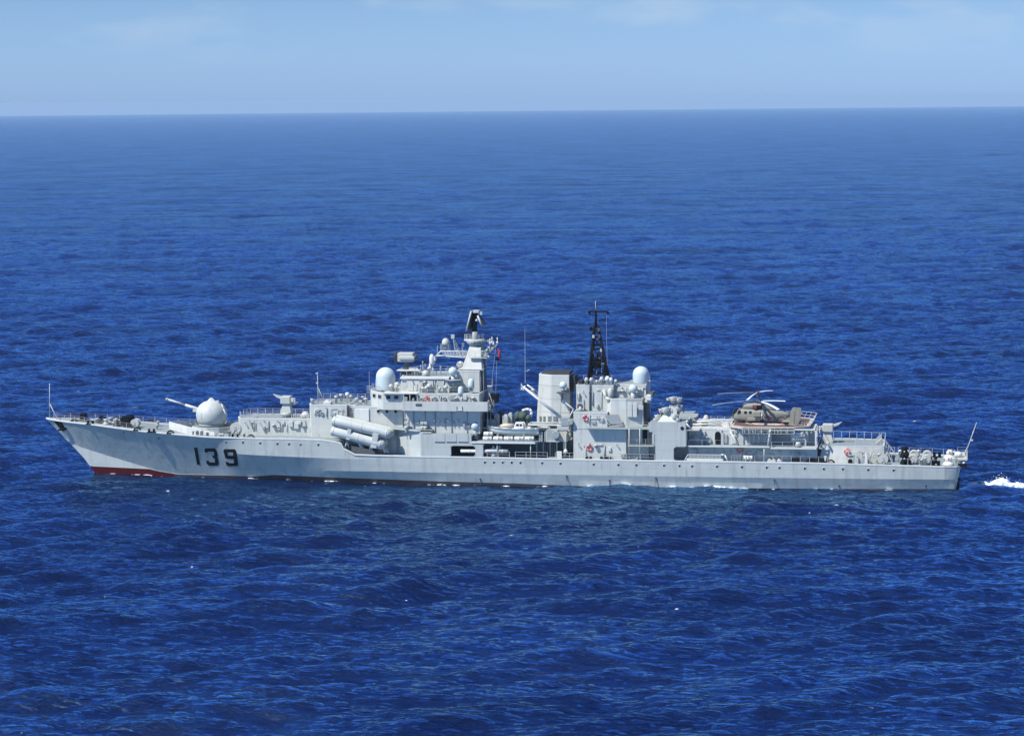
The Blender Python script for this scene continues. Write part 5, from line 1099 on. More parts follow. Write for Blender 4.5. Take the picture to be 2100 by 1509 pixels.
mb = MB(); c = at(1190,833,-4.8); mb.lathe([(.65,-.15),(.7,.15)], c, (0,-1,0), n=16, mi=0); mb.lathe([(.5,.16),(.5,.18)], c, (0,-1,0), n=16, mi=1); mb.tube(c+Vector((-.25,0,.5)), c+Vector((-.3,0,2.4)), .09, n=6); mb.lathe([(.5,0),(.2,.8)], (c.x,-4.8,zB1), n=10); mb.build('search_lamp', ['light','dark'], asx)
for px in (1292,1302): x = xx(px,-6.25); mb = MB(); mb.box(x-.35,x+.35,-6.33,-6.1,zA2-2.9,zA2-.5); mb.build('wall_panel', 'sup', asx, bevel=.04)
door(xx(1331,-5.6)-.7, zz(1310,913.5,-8.3), -5.52, asx, w=.8, h=3.0, dark=True)
for px, s in ((1203,1),(1213,1),(1234,1.1),(1246,1.2),(1253,1),(1263,.8),(1224,.7)):
    x = xx(px, -3.6); mb = MB(); mb.lathe([(.3*s,0),(.25*s,.7*s),(.42*s,.8*s),(.2*s,1.3*s)], (x,-3.5,zA1), n=10); mb.tube((x+.2,-3.6,zA1),(x-.2,-3.7,zA1+1.1*s),.07,n=5); mb.build('roof_fitting', random.choice(['light','white']), asx)
mb = MB(); mb.path([at(1238,800,-4.2),at(1243,816,-5),at(1252,820,-5.5)], .3, 8); mb.build('air_trunk', 'light', asx)
mb = MB(); p = at(1252,806,-4.6); mb.sphere(p, 1, 12, 9, (.5,.5,.9)); mb.build('canvas_cover', 'light', asx)
rail([(xx(1184,-3.8),3.8,zA1),(xx(1322,-3.8),3.8,zA1)], asx, wires=3, sp=1.6)
# after radomes
zR = zz(1300,789,-3.2); mb = MB(); c = at(1315, 790, -1.0); mb.lathe([(1.15,zR-.1),(1.15,zR+.5)], (c.x,-1.0,0), n=20); mb.build('radome_base', 'light', asx)
dome(1314.5, 751, 786, 33.5, -1.0, asx, m='dome').__setitem__('label', 'large white radome on the after superstructure')
c = at(1298.6, 797, -4.4); mb = MB(); mb.sphere(c, 9*msc(1298,-4.4), 18, 12); mb.lathe([(.45,-2.1),(.4,-.5)], c, n=10, mi=1); mb.tube(c+Vector((-.7,0,-1.8)), c+Vector((0,0,-.4)), .09, n=6, mi=1); mb.tube(c+Vector((.9,0,-1.8)), c+Vector((0,0,-.4)), .09, n=6, mi=1); mb.build('satellite_dome', ['dome','light'], asx)
for (px, py, w, h, Y, m) in ((1336,808,9,9,-3,'dark'),(1331,815,10,11,-4.2,'white'),(1328,823,12,4,-4,'light'),(1326,852,7,60,-3.4,'dark')):
    c = at(px,py,Y); s = msc(px,Y); mb = MB(); mb.box(c.x-w*s/2,c.x+w*s/2,Y-.7,Y+2.5,c.z-h*s/2,c.z+h*s/2); mb.build('after_bracket', m, asx, bevel=.08)
# ---------------------------------------------------------------- main mast (black lattice)
mm = empty('main_mast', (xx(1228,0),0,zA1), ship); MM = -mm.location
def Mm(mb, name, m='black', **k): o = mb.build(name, m, mm, **k); o.location = MM; return o
apx = at(1222, 668, 0); legs = []
for (px, Y) in ((1205.5,-1.9),(1211.5,1.9),(1251,-1.9),(1246,1.9)):
    b = at(px, 785, Y); b.z = zA1-.05; t = at(1219 if px < 1228 else 1227, 668, 0); t.y = .22*(1 if Y > 0 else -1); legs.append((b, t)); mb = MB(); mb.tube(b, t, .27, .20, 8); Mm(mb, 'mast_leg')
def L2(i, f): return legs[i][0].lerp(legs[i][1], f)
mb = MB()
lv = [0.0, .17, .38, .60, .80, .97]
for f0, f1 in zip(lv[:-1], lv[1:]):
    for (i, j) in ((0,1),(1,3),(3,2),(2,0)):
        mb.tube(L2(i,f1), L2(j,f1), .12, n=5); mb.tube(L2(i,f0), L2(j,f1), .06, n=4); mb.tube(L2(j,f0), L2(i,f1), .06, n=4)
Mm(mb, 'mast_bracing')
mb = MB(); mb.lathe([(1.0,0),(1.05,.25),(.6,.4)], at(1222,752,0)-Vector((0,0,.2)), n=14); c = at(1223,741,0); mb.box(c.x-.7,c.x+.8,-.9,.9,c.z-.9,c.z+.6); mb.box(c.x+.2,c.x+.9,-.9,.5,c.z+.2,c.z+1.1); Mm(mb, 'equipment_platform', bevel=.06)
mb = MB(); c = at(1225,707,0); mb.box(c.x-.55,c.x+.75,-.7,.7,c.z-.15,c.z+.1); Mm(mb, 'mast_stage')
mb = MB(); mb.tube(at(1222,672,0), at(1222,636,0), .24,.17,8); Mm(mb, 'topmast'); mb = MB(); mb.tube(at(1222,640,0), at(1221,617,0), .055,.03,6); Mm(mb, 'pole_aerial', 'light')
mb = MB(); mb.box(xx(1207.5,0),xx(1248,0),-.4,.4,zz(1225,640.5,0),zz(1225,638,0)); mb.sphere(at(1209,643,0),.22,8,6); mb.sphere(at(1247,642,0),.22,8,6); mb.tube(at(1215,646,0),at(1222,650,0),.06); Mm(mb, 'mast_yard')
mb = MB(); mb.path([at(1224,657,0),at(1243,656,0),at(1242,646,0)], .07, 5); mb.tube(at(1224,650,0),at(1240,656,0),.04,n=4); Mm(mb, 'lamp_bracket')
mb = MB(); mb.sphere(at(1212,674,0), .34, 12, 8); mb.tube(at(1212,676,0), at(1219,672,0), .06, n=5); Mm(mb, 'side_lamp')
for k, (px, py) in enumerate(((1217,690),(1229,690),(1214,715),(1233,718),(1230,733),(1213,735),(1238,745),(1216,722),(1228,676))):
    c = at(px, py, -.8); mb = MB(); mb.box(c.x-.18,c.x+.18,-1.0,-.6,c.z-.25,c.z+.25); Mm(mb, 'mast_fitting', 'dark' if k % 3 else 'light')
mb = MB(); mb.tube(at(1234,783,-1), at(1234,700,-.5), .05, n=5); mb.tube(at(1220,783,-1), at(1228,740,-.5), .05, n=5); Mm(mb, 'cable_run', 'mid')
for (a, b, Y) in (((1243,646),(1246,785),-1.5),): mb = MB(); mb.tube(at(*a,Y), at(*b,Y), .018, n=4); Mm(mb, 'halyard', 'light')
# ---------------------------------------------------------------- flush block at the ship's side (houses the after guns)
Yc = -8.5; zC = zz(1370,867,Yc); pc = [(1330.5,867),(1406,867),(1406,916),(1386,916),(1381.5,920),(1381.5,940),(1386,946),(1344,946),(1344,914),(1338,886),(1331,885)]
for s in (-1, 1):
    mb = MB(); P2 = PX(pc, Yc); P2 = [(x, max(z, zd(30)-.25)) for x, z in P2]; ys = sorted((s*8.52, s*4.0)) if True else 0
    mb.prism(P2[::-1], ys[0], ys[1]); topmat(mb)
    o = mb.build('gun_sponson', ['hull','deck','white'], ship)
    if s < 0:
        mb = MB(); p = at(1399,878,Yc); mb.lathe([(.3,0),(.3,.05)], (p.x,-8.53,p.z), (0,-1,0), n=12); mb.build('porthole', 'glass', o)
        mb = MB(); p = at(1340,893,Yc); mb.box(p.x-.2,p.x+.15,-8.6,-8.5,p.z-1.4,p.z+.3); mb.build('cable_box', 'light', o)
# centre part behind the sponsons
house('after_casing', [(rect(xx(1331,-4.5), xx(1500,-4.6), 4.6), zd(35)-.2, zz(1400,879,-4.6)), (rect(xx(1345,-4), xx(1412,-4), 4.0), 8, zC-.05)], m='sup')
# directors stacked on the sponson
def director(px, py, Y, r, ang, name, parent):
    r *= .82
    c = at(px, py, Y); mb = MB(); d = Vector((math.cos(ang)*.55, -.75, .25)).normalized()
    mb.sphere(c, r, 16, 11, (1,.9,1.05)); mb.lathe([(r*.92,r*.3),(r*1.0,r*.75),(r*.88,r*.95),(r*.3,r*1.02)], c, d, n=16, mi=1)
    mb.tube(c-Vector((0,0,r*1.6)), c, r*.35, n=8, mi=2); mb.sphere(c+Vector((r*.9,0,r*.7)), r*.35, 8, 6); mb.sphere(c+Vector((-r*.9,0,r*.6)), r*.3, 8, 6); return mb.build(name, ['light','mid','dark'], parent)
dt = empty('director_tower', (xx(1370,-5.5),-5.5,zC), ship); 
mb = MB(); x = xx(1372,-5.4); mb.plan(rect(xx(1350,-5.5), xx(1392,-5.5), 1.8), zC-.05, zz(1370,850,-5.5), rect(xx(1360,-5.5), xx(1386,-5.5), 1.1)); mb.plan(rect(xx(1368,-5.5), xx(1390,-5.5), 1.1), zz(1370,851,-5.5), zz(1378,832,-5.5), rect(xx(1373,-5.5), xx(1388,-5.5), .8)); mb.v = [(a,b-5.4,c) for a,b,c in mb.v]; o = mb.build('tower_base', 'light', dt); o.location = -dt.location
for (px,py,Y,r,a,n) in ((1380.5,820,-5.4,.68,.2,'fire_director'),(1391.5,821,-5.2,.62,-.3,'fire_director'),(1371,820,-5.6,.40,.5,'director_lamp'),(1366,842,-6.3,.72,.4,'fire_director'),(1357,843,-5.6,.55,.9,'director_lamp'),(1391,838,-5.8,.75,-.4,'fire_director'),(1384,856,-6.6,.66,0,'gun_mount'),(1349,856,-5.6,.60,.8,'gun_mount'),(1345,862,-6.4,.5,1.2,'director_lamp'),(1390,862,-7,.45,-.5,'director_lamp'),(1402,841,-5.4,.3,-1,'director_lamp'),(1378,843,-6,.5,.1,'director_lamp')):
    o = director(px,py,Y,r,a,n,dt); o.location = -dt.location
mb = MB()
rg2 = random.Random(5)
for i in range(16):
    c = at(rg2.uniform(1346,1398), rg2.uniform(826,864), -6.2); e = c+Vector((rg2.uniform(-.9,.9),rg2.uniform(-.4,.2),rg2.uniform(-.7,.5))); mb.tube(c,e,.07,n=5)
o = mb.build('cable_runs', 'dark', dt); o.location = -dt.location
mb = MB(); a = at(1412,850,2); mb.box(xx(1394,2), xx(1430,2), -1, 4.5, a.z-.5, a.z-.1); mb.prism(PX([(1420,851),(1431,848),(1431,853),(1422,856)],-1.2),-1.3,-1.0,mi=1); mb.build('far_platform', ['mid','light'], ship)
# after face railing corner
x = xx(1406,-8.5); mb = MB(); mb.box(x-.05,x+2.2,-8.45,-4.8,zz(1412,881,-8)-.1,zz(1412,881,-8)); mb.box(x,x+.1,-8.5,-4.8,zd(34)+2.5,zz(1412,881,-8)); mb.build('sponson_step', 'light', ship)
mb = MB(); mb.tube(at(1407,868,-8.3), at(1418,880,-8.3), .12); mb.sphere(at(1409,864,-8.2),.22,8,6); mb.build('sponson_strut', 'white', ship)

# ---------------------------------------------------------------- hangar, gallery and flight deck
zG = zz(1500, 915.5, -8.0); Yw_ = -5.6
zH = zz(1450, 879.5, Yw_)
hb = house('hangar_base', [(rect(xx(1412,-6.6), xx(1676,-6.6), 6.6), zd(45)-.2, zG-.1),
    (rect(xx(1412,Yw_), xx(1467,Yw_), 5.6), zG-.1, zH), (rect(xx(1478,Yw_)+.02, xx(1582,Yw_), 5.6), zG-.1, zz(1540,882,Yw_))], m='sup')
mb = MB()
for s in (-1, 1):
    ys = sorted((s*8.15, s*5.4)); mb.box(xx(1408,-8.1), xx(1578,-8.1), ys[0], ys[1], zG-.12, zG+.03); mb.box(xx(1578,-8.1)+.02, xx(1674,-8.1), *sorted((s*8.0, s*3.0)), zG-.32, zG-.18)
topmat(mb); gal = mb.build('side_gallery', ['light','deck'], ship)
mb = MB()
for s in (-1, 1): mb.box(xx(1408,-8.1), xx(1578,-8.1), *sorted((s*8.2,s*8.1)), zG-.1, zG+.12); mb.box(xx(1580,-8.1), xx(1674,-8.1), *sorted((s*8.1,s*8.0)), zG-.3, zG-.1)
mb.build('gallery_edge', 'white', gal)
rail([(xx(1412,-8),-8.05,zG),(xx(1495,-8),-8.05,zG)], gal, wires=1, sp=2.6, r=.03); rail([(xx(1582,-8),-7.95,zG-.2),(xx(1672,-8),-7.95,zG-.2)], gal, wires=2, sp=1.6, r=.045, wr=.02)
rail([(xx(1412,-8),8.05,zG),(xx(1495,-8),8.05,zG)], gal, wires=2, sp=2.0); rail([(xx(1582,-8),7.95,zG-.2),(xx(1672,-8),7.95,zG-.2)], gal, wires=2, sp=1.6)
x = xx(1567,-8); mb = MB(); mb.tube((x,-8.0,zd(x)),(x,-8.0,zG-.1),.10); mb.build('stanchion', 'light', gal)
# hangar wall: doors, round hatch, arches
p = at(1472.5, 912, Yw_); mb = MB()
pts = [(p.x-.48,zG-.05),(p.x+.48,zG-.05),(p.x+.48,zH-.9)]+[(p.x+.48*math.cos(a), zH-.9+.55*math.sin(a)) for a in [math.pi*i/8 for i in range(1,8)]]+[(p.x-.48,zH-.9)]
mb.prism(pts, Yw_-.3, Yw_-.27); mb.build('door', 'black', hb)
mb = MB(); mb.box(xx(1466,Yw_)-.05,xx(1479,Yw_)+.1,Yw_-.26,Yw_+1,zG-.05,zH-.05); mb.build('door_frame', 'sup', hb)
mb = MB(); c = at(1451,903,Yw_-.2); mb.torus(c,.55,.14,n=18,m=8); mb.box(c.x-.3,c.x+.3,Yw_-.5,Yw_,c.z-1.0,c.z-.2); mb.sphere(c+Vector((-.5,0,-.4)),.25,8,6); mb.build('hose_reel', 'mid', hb)
mb = MB(); mb.tube(at(1497,884,-6.2), at(1514,912,-6.9), .11, n=6); mb.build('brace', 'white', hb)
for px, w, h in ((1482,5,26),(1489,6,18),(1505,9,20),(1520,10,24)): c = at(px,900,Yw_); s = msc(px,Yw_); mb = MB(); mb.box(c.x-w*s/2,c.x+w*s/2,Yw_-.25,Yw_+.02,c.z-h*s/2,c.z+h*s/2); mb.build('locker', random.choice(['light','sup','mid']), hb, bevel=.05)
for px in (1536,1545.5,1555,1565.5,1573):
    c = at(px,898,Yw_-.1); mb = MB(); mb.path([(c.x-.25,Yw_-.12,c.z+1.0),(c.x-.25,Yw_-.12,c.z-.9),(c.x+.25,Yw_-.12,c.z-1.0),(c.x+.25,Yw_-.12,c.z+.9)], .075, 6); mb.build('hose_loop', 'light', hb)
for i in range(9): c = at(1500+i*9.3, 884, Yw_-.1); mb = MB(); mb.box(c.x-.22,c.x+.22,Yw_-.3,Yw_,c.z-.4,c.z+.1); mb.build('vent', 'mid' if i % 2 else 'light', hb, bevel=.03)
fittings(xx(1418,Yw_), xx(1446,Yw_), zG+.3, zH-.3, Yw_, 5, hb, 41); fittings(xx(1500,Yw_), xx(1532,Yw_), zG+.2, zH-.8, Yw_, 7, hb, 42)
fittings(xx(1425,-6.6), xx(1660,-6.6), zd(45)+.2, zG-.5, -6.6, 14, hb, 43)
# recess with the decoy tubes
mb = MB(); mb.box(xx(1582,-5)+.02, xx(1672,-3.0), -3.4, 3.4, zG-.2, zz(1630,881,-5.0)); mb.build('stern_casing', 'sup', hb)
mb = MB(); xa = xx(1673,-7.2); mb.box(xa-.12,xa+.12,-7.4,-7.2,zG-.2,zz(1673,880,-7.3)); mb.box(xx(1582,-7.3),xa+.12,-7.4,-7.25,zz(1630,880.5,-7.3)-.12,zz(1630,880.5,-7.3)+.1); 
for i in range(7): mb.box(xa+.04,xa+.1,-7.2+i*.6,-7.1+i*.6,zG-.2,zz(1673,880,-7.3))
mb.build('support_frame', 'white', ship)
mb = MB(); c = at(1576,900,-5.8); mb.tube((c.x,-7.3,zG),(c.x+.4,-7.3,zz(1578,880,-7.3)),.12); mb.build('support_post', 'white', ship)
dl = empty('torpedo_rack', (xx(1640,-6.4),-6.4,zG-.2), ship)
for py in (889, 894, 899.5):
    a = at(1626,py,-6.4); b = at(1652,py,-6.4); mb = MB(); mb.tube(a,b,.20,.20,12); mb.lathe([(.26,0),(.26,.35)],a,(1,0,0),n=12); mb.lathe([(.24,-.3),(.24,0)],b,(1,0,0),n=12); o = mb.build('launch_tube', 'white', dl); o.location = -dl.location
mb = MB(); c = at(1637,908,-6.4); mb.lathe([(.6,0),(.35,.9)], (c.x,-6.4,zG-.2), n=12); mb.box(c.x+1.1,c.x+1.3,-6.6,-6.3,zG-.2,zG+1.4); mb.box(c.x-1.2,c.x+1.6,-6.2,-6.0,zG+.7,zG+2.4); o = mb.build('rack_mount', 'light', dl); o.location = -dl.location
# ribbed hangar roof
mb = MB(); xa, xb = xx(1412,-4.5), xx(1500,-4.5); zt2 = zz(1460,866,-3.5)
n = 14; v = []
for k in range(11):
    x = xa+(xb-xa)*k/10
    for i in range(n+1):
        a = math.pi*i/n; v.append((x, -4.9*math.cos(a)*1.0, zH-.15+(zt2-zH+.15)*math.sin(a)**.7+(0.08 if k % 2 else 0)))
mb.add(v, [(k*(n+1)+i, k*(n+1)+i+1, (k+1)*(n+1)+i+1, (k+1)*(n+1)+i) for k in range(10) for i in range(n)])
mb.build('hangar_roof', 'light', ship)
for Y, py in ((-4.6,870),(-3.2,864)):
    mb = MB(); a = at(1414,py,Y); b = at(1478,py-.5,Y); mb.tube(a, b, .13, n=6); mb.build('roof_rail', 'white', ship)
for px, Y in ((1441,-4.4),(1446,-4.3),(1450,-4.2)): c = at(px, 872, Y); mb = MB(); mb.lathe([(.22,-.7),(.3,.1),(.15,.5)], c, n=8); mb.build('mooring_cleat', 'dark', ship)
mb = MB(); c = at(1448,857,1.5); mb.lathe([(.45,-.7),(.5,0),(.2,.5)], c, n=10); mb.build('roof_dome', 'light', ship)
rail([(xx(1430,4.6),4.6,zt2-1.0),(xx(1500,4.6),4.6,zt2-1.0)], sp=1.1, wires=1, r=.05)
# flight deck
zP = zz(1560, 876, -7.4); cxp = (xx(1495,-7.4)+xx(1659,-7.4))/2; hl = (xx(1659,-7.4)-xx(1495,-7.4))/2
oc = [(cxp-hl,-5.2),(cxp-hl+2.2,-7.4),(cxp+hl-2.4,-7.4),(cxp+hl,-5.2),(cxp+hl,5.2),(cxp+hl-2.4,7.4),(cxp-hl+2.2,7.4),(cxp-hl,5.2)]
mb = MB(); mb.plan(oc, zP-.35, zP); o = mb.build('flight_deck', 'padedge', ship)
ins = [(cxp+(x-cxp)*.93, y*.91) for x, y in oc]; mb = MB(); mb.plan(ins, zP-.02, zP+.012); mb.build('landing_pad', 'pad', o)
mb = MB()
ring = [(cxp+4.3*math.cos(2*math.pi*i/40), 4.3*math.sin(2*math.pi*i/40)) for i in range(40)]; r2 = [(cxp+4.65*math.cos(2*math.pi*i/40), 4.65*math.sin(2*math.pi*i/40)) for i in range(40)]
v = [(x,y,zP+.016) for x,y in ring]+[(x,y,zP+.016) for x,y in r2]; mb.add(v, [(i,(i+1)%40,(i+1)%40+40,i+40) for i in range(40)]); mb.build('landing_circle', 'white', o)
# folded safety nets round the pad
def net(p, q, out, name='safety_net'):
    mb = MB(); p = Vector(p); q = Vector(q); out = Vector(out); k = max(2, round((q-p).length/1.1))
    for i in range(k+1): c = p.lerp(q, i/k); mb.tube(c, c+out, .035, n=4)
    for f in (0.05, .5, 1.0): mb.tube(p+out*f, q+out*f, .04, n=4)
    return mb.build(name, 'light', o)
P8 = [Vector((x,y,zP-.05)) for x,y in oc]
net(P8[1],P8[2],(0,-.35,-.95)); net(P8[2],P8[3],(.5,-.3,1.0)); net(P8[3],P8[4],(.65,0,1.0)); net(P8[4],P8[5],(.5,.3,1.0)); net(P8[5],P8[6],(0,.2,1.0)); net(P8[0],P8[7],(-.4,0,.3))
for i in range(10):
    x = cxp-hl+2.5+i*1.35
    mb = MB(); mb.prism([(x-.06,zP-.35),(x+.06,zP-.35),(x+.06,zP-.9),(x-.06,zP-.9)], -7.3, -5.7); mb.build('deck_bracket', 'sup', o)
# ---------------------------------------------------------------- the helicopter
hc = empty('helicopter', (xx(1560,-.8), -.8, zP+.012)); HO = -hc.location
def Hh(mb, name, m, **k): q = mb.build(name, m, hc, **k); q.location = HO; return q
yh = -.8
def HX(px): return xx(px, yh)
def HZ(py, px=1560): return zz(px, py, yh)
zg = zP+.02
st = [(HX(1502),yh,.12,HZ(855),HZ(851)),(HX(1504),yh,.45,HZ(858.5),HZ(846)),(HX(1509),yh,.72,HZ(861.5),HZ(839.5)),(HX(1516),yh,.88,HZ(863),HZ(837)),(HX(1524),yh,.95,HZ(864.5),HZ(837)),(HX(1550),yh,.98,HZ(866),HZ(838)),(HX(1570),yh,.98,HZ(866.5),HZ(838.5)),(HX(1582),yh,.90,HZ(866),HZ(840)),(HX(1592),yh,.72,HZ(864),HZ(841.5)),(HX(1600),yh,.48,HZ(857),HZ(843)),(HX(1612),yh,.34,HZ(853.5),HZ(844.5)),(HX(1622),yh,.25,HZ(853),HZ(846))]
mb = MB(); loft(mb, st, 20, 3.0)
for i in range(len(mb.f)):   # lower belly in blue-grey from the door aft
    c = sum((Vector(mb.v[j]) for j in mb.f[i]), Vector())/len(mb.f[i])
    if c.z < HZ(858) and c.x > HX(1562): mb.mi[i] = 1
Hh(mb, 'fuselage', ['heli','heli_low'])
mb = MB(); loft(mb, [(HX(1501.3),yh,.2,HZ(853.5),HZ(847)),(HX(1503.5),yh,.5,HZ(853.5),HZ(842)),(HX(1508),yh,.76,HZ(851),HZ(837.5)),(HX(1511),yh,.80,HZ(848),HZ(836.8)),(HX(1513),yh,.70,HZ(846),HZ(836.5))], 16, 2.4); Hh(mb, 'windscreen', 'glass')
for a in ((1503,1504.5,852,841),(1507.5,1509,852,838)): mb = MB(); mb.tube(at(a[0],a[2],yh-.5), at(a[1],a[3],yh-.45), .05, n=5); Hh(mb, 'windscreen_frame', 'heli')
mb = MB(); p = at(1512,852,yh-.9); q = at(1517,840,yh-.9); mb.prism(PX([(1511.5,848),(1514,841),(1518,840.5),(1519,847.5)],yh-.93), yh-.95, yh-.85); Hh(mb, 'cockpit_window', 'glass')
for (x0_,x1_) in ((1526,1531),(1536,1541)): mb = MB(); mb.prism(PX([(x0_,848),(x1_,848),(x1_,843),(x0_,843)],yh-.98), yh-.995, yh-.9); Hh(mb, 'cabin_window', 'glass')
mb = MB(); loft(mb, [(HX(1523.5),yh,.55,HZ(838.5),HZ(829)),(HX(1526),yh,.66,HZ(839),HZ(826.5)),(HX(1545),yh,.68,HZ(839),HZ(826)),(HX(1562),yh,.66,HZ(840),HZ(827)),(HX(1575),yh,.5,HZ(841),HZ(832)),(HX(1590),yh,.25,HZ(843),HZ(839))], 16, 2.8); Hh(mb, 'engine_cowling', 'heli')
mb = MB(); mb.lathe([(.28,-.03),(.3,0),(.22,.02)], Vector((HX(1523.3),yh-.3,HZ(833))), (-1,0,0), n=14); mb.lathe([(.28,-.03),(.3,0),(.22,.02)], Vector((HX(1523.3),yh+.3,HZ(833))), (-1,0,0), n=14); Hh(mb, 'engine_intake', 'dark')
mb = MB(); c = at(1553,835,yh-.72); mb.box(c.x-.75,c.x+.75,yh-.76,yh-.5,c.z-.32,c.z+.32); mb.lathe([(.28,0),(.34,.18),(.26,.2)], c+Vector((-.35,-.02,0)), (0,-1,0), n=14, mi=1); Hh(mb, 'exhaust', ['black','rustred'], bevel=.05)
mb = MB(); mb.box(HX(1534),HX(1551),yh-1.15,yh-.9,HZ(862),HZ(854.5)); Hh(mb, 'side_pannier', 'heli', bevel=.12)
mb = MB(); mb.box(HX(1545),HX(1561),yh-1.12,yh-.9,HZ(853.5),HZ(842.5)); Hh(mb, 'sliding_door', 'heli', bevel=.1)
mb = MB(); mb.prism(PX([(1551.5,863),(1562,863),(1562,855.5),(1551.5,855.5)],yh-1.0), yh-1.02, yh-.9); Hh(mb, 'float_box', 'dark', bevel=.04)
mb = MB(); mb.lathe([(.3,-.4),(.42,0),(.3,.4)], Vector((HX(1512),yh,HZ(862))), (1,0,0), n=14); Hh(mb, 'nose_radar', 'mid')
mb = MB(); c = at(1575,855,yh-.99); mb.torus(c,.26,.05,n=14,m=5); mb.box(c.x-.5,c.x+.5,yh-1.03,yh-.95,c.z-.06,c.z+.06); Hh(mb, 'roundel', 'rustred')
# undercarriage
def wheel(x, Y, r):
    mb = MB(); mb.lathe([(r*.5,-.10),(r*.9,-.11),(r,-.05),(r,.05),(r*.9,.11),(r*.5,.10)], (x,Y,zg+r), (0,1,0), n=18); w_ = Hh(mb, 'wheel', 'black')
for x, Y, r in ((HX(1526),yh-.7,.24),(HX(1526),yh+.7,.24),(HX(1564),yh-1.65,.36),(HX(1564),yh+1.65,.36)):
    wheel(x, Y, r); s = -1 if Y < yh else 1; mb = MB()
    if r > .3: mb.tube((x,Y,zg+r),(x,Y,zg+r+1.3),.09,n=8); mb.tube((x,Y,zg+r+.2),(x,yh+s*.85,zg+.9),.07,n=6); mb.tube((x,Y,zg+r+1.25),(x,yh+s*.9,zg+r+1.3),.07,n=6); mb.lathe([(.14,-.3),(.14,.3)],(x,Y,zg+r+.9),n=10)
    else: mb.tube((x,Y,zg+r),(x,Y,HZ(862)),.06,n=6)
    Hh(mb, 'undercarriage_leg', 'light')
# tail
mb = MB(); mb.box(HX(1604),HX(1640),yh-1.9,yh+1.9,HZ(862)-.05,HZ(862)+.07); Hh(mb, 'tailplane', 'heli', bevel=.03)
mb = MB(); mb.prism(PX([(1604,863),(1616,851),(1624,849),(1630,862)],yh), yh-.12, yh+.12); Hh(mb, 'tail_root', 'heli', bevel=.05)
for s in (-1, 1):
    mb = MB(); Yf = yh+s*1.85; q = [(x, z) for x, z in PX([(1619.5,866),(1623,840),(1625.5,837.5),(1641,839),(1642.5,845),(1639.5,866)],yh)]; mb.prism(q, Yf-.07, Yf+.07); Hh(mb, 'tail_fin', 'heli', bevel=.03)
    mb = MB(); a = q[0]; mb.tube(((q[1][0]+q[3][0])/2,Yf+s*.09*-1 if s > 0 else Yf-.09,q[3][1]-.1),((q[0][0]+q[5][0])/2,Yf-.09,q[0][1]+.1),.03,n=4); Hh(mb, 'rudder_hinge', 'dark')
# rotor head, two three-bladed rotors turning on one mast
rx = HX(1553.5); mb = MB(); mb.tube((rx,yh,HZ(829)),(rx,yh,HZ(806)),.13,.10,10); Hh(mb, 'rotor_mast', 'dark')
def hub(py):
    z = HZ(py); mb = MB(); mb.lathe([(.22,-.18),(.34,-.06),(.34,.06),(.2,.2)], (rx,yh,z), n=12)
    for a in (0,120,240): mb.tube((rx,yh,z),(rx+.55*math.cos(R(a+8)),yh+.55*math.sin(R(a+8)),z+.05),.07,n=6)
    mb.tube((rx+.25,yh-.3,z-.25),(rx-.3,yh-.2,z-.6),.05,n=5); mb.tube((rx+.3,yh+.2,z-.2),(rx+.5,yh,z-.7),.05,n=5); Hh(mb, 'rotor_hub', 'dark')
    return z
def blade(z, ang, droop, L_=7.4, c=.34):
    mb = MB(); d = Vector((math.cos(R(ang)), math.sin(R(ang)), 0)); e = Vector((-d.y, d.x, 0)); v = []; n = 10
    for i in range(n+1):
        f = i/n; ctr = Vector((rx,yh,z))+d*(.5+L_*f)+Vector((0,0,-droop*f*f)); w = (.10 if i == 0 else c*(.8+.2*f))/2*1.25
        for (a, b) in ((-1,0),(0,.05),(1,.01),(0,-.03)): v.append(ctr+e*(a*w)+Vector((0,0,b+a*.05)))
    mb.add(v, [(i*4+j, i*4+(j+1)%4, (i+1)*4+(j+1)%4, (i+1)*4+j) for i in range(n) for j in range(4)]+[(0,1,2,3),(n*4+3,n*4+2,n*4+1,n*4)], False)
    Hh(mb, 'rotor_blade', 'blade')
zu_ = hub(805); zl_ = hub(822)
blade(zu_, 178, .30, 6.1); blade(zu_, 260, .5, 6.2, .42); blade(zu_, 74, .4, 6.6, .32)
blade(zl_, 196, .55, 7.0, .36); blade(zl_, 303, .75, 6.6, .42); blade(zl_, 18, .15, 4.2, .36)
mb = MB(); mb.path([at(1583,842,yh-.9), at(1594,863,yh-.9)], .03, 4); mb.path([at(1575,842,yh-.95), at(1586,864,yh-1.0)], .03, 4); Hh(mb, 'tie_down', 'dark')
tag(hc, 'beige twin rotor helicopter parked on the red brown flight deck of the warship', 'helicopter')
# lashing wires and low clutter on the pad
for k, (px, py) in enumerate(((1646,873),(1651,872),(1655,875))): c = at(px,py,-4.5); mb = MB(); mb.box(c.x-.3,c.x+.3,-4.8,-4.3,zP,zP+.35); mb.build('lashing_box', 'cream' if k else 'dark', o)
mb = MB(); mb.path([(cxp-3,-3.5,zP+.1),(cxp+hl-1,-4.8,zP+.1)], .12, 6); mb.build('towing_bar', 'padedge', o)

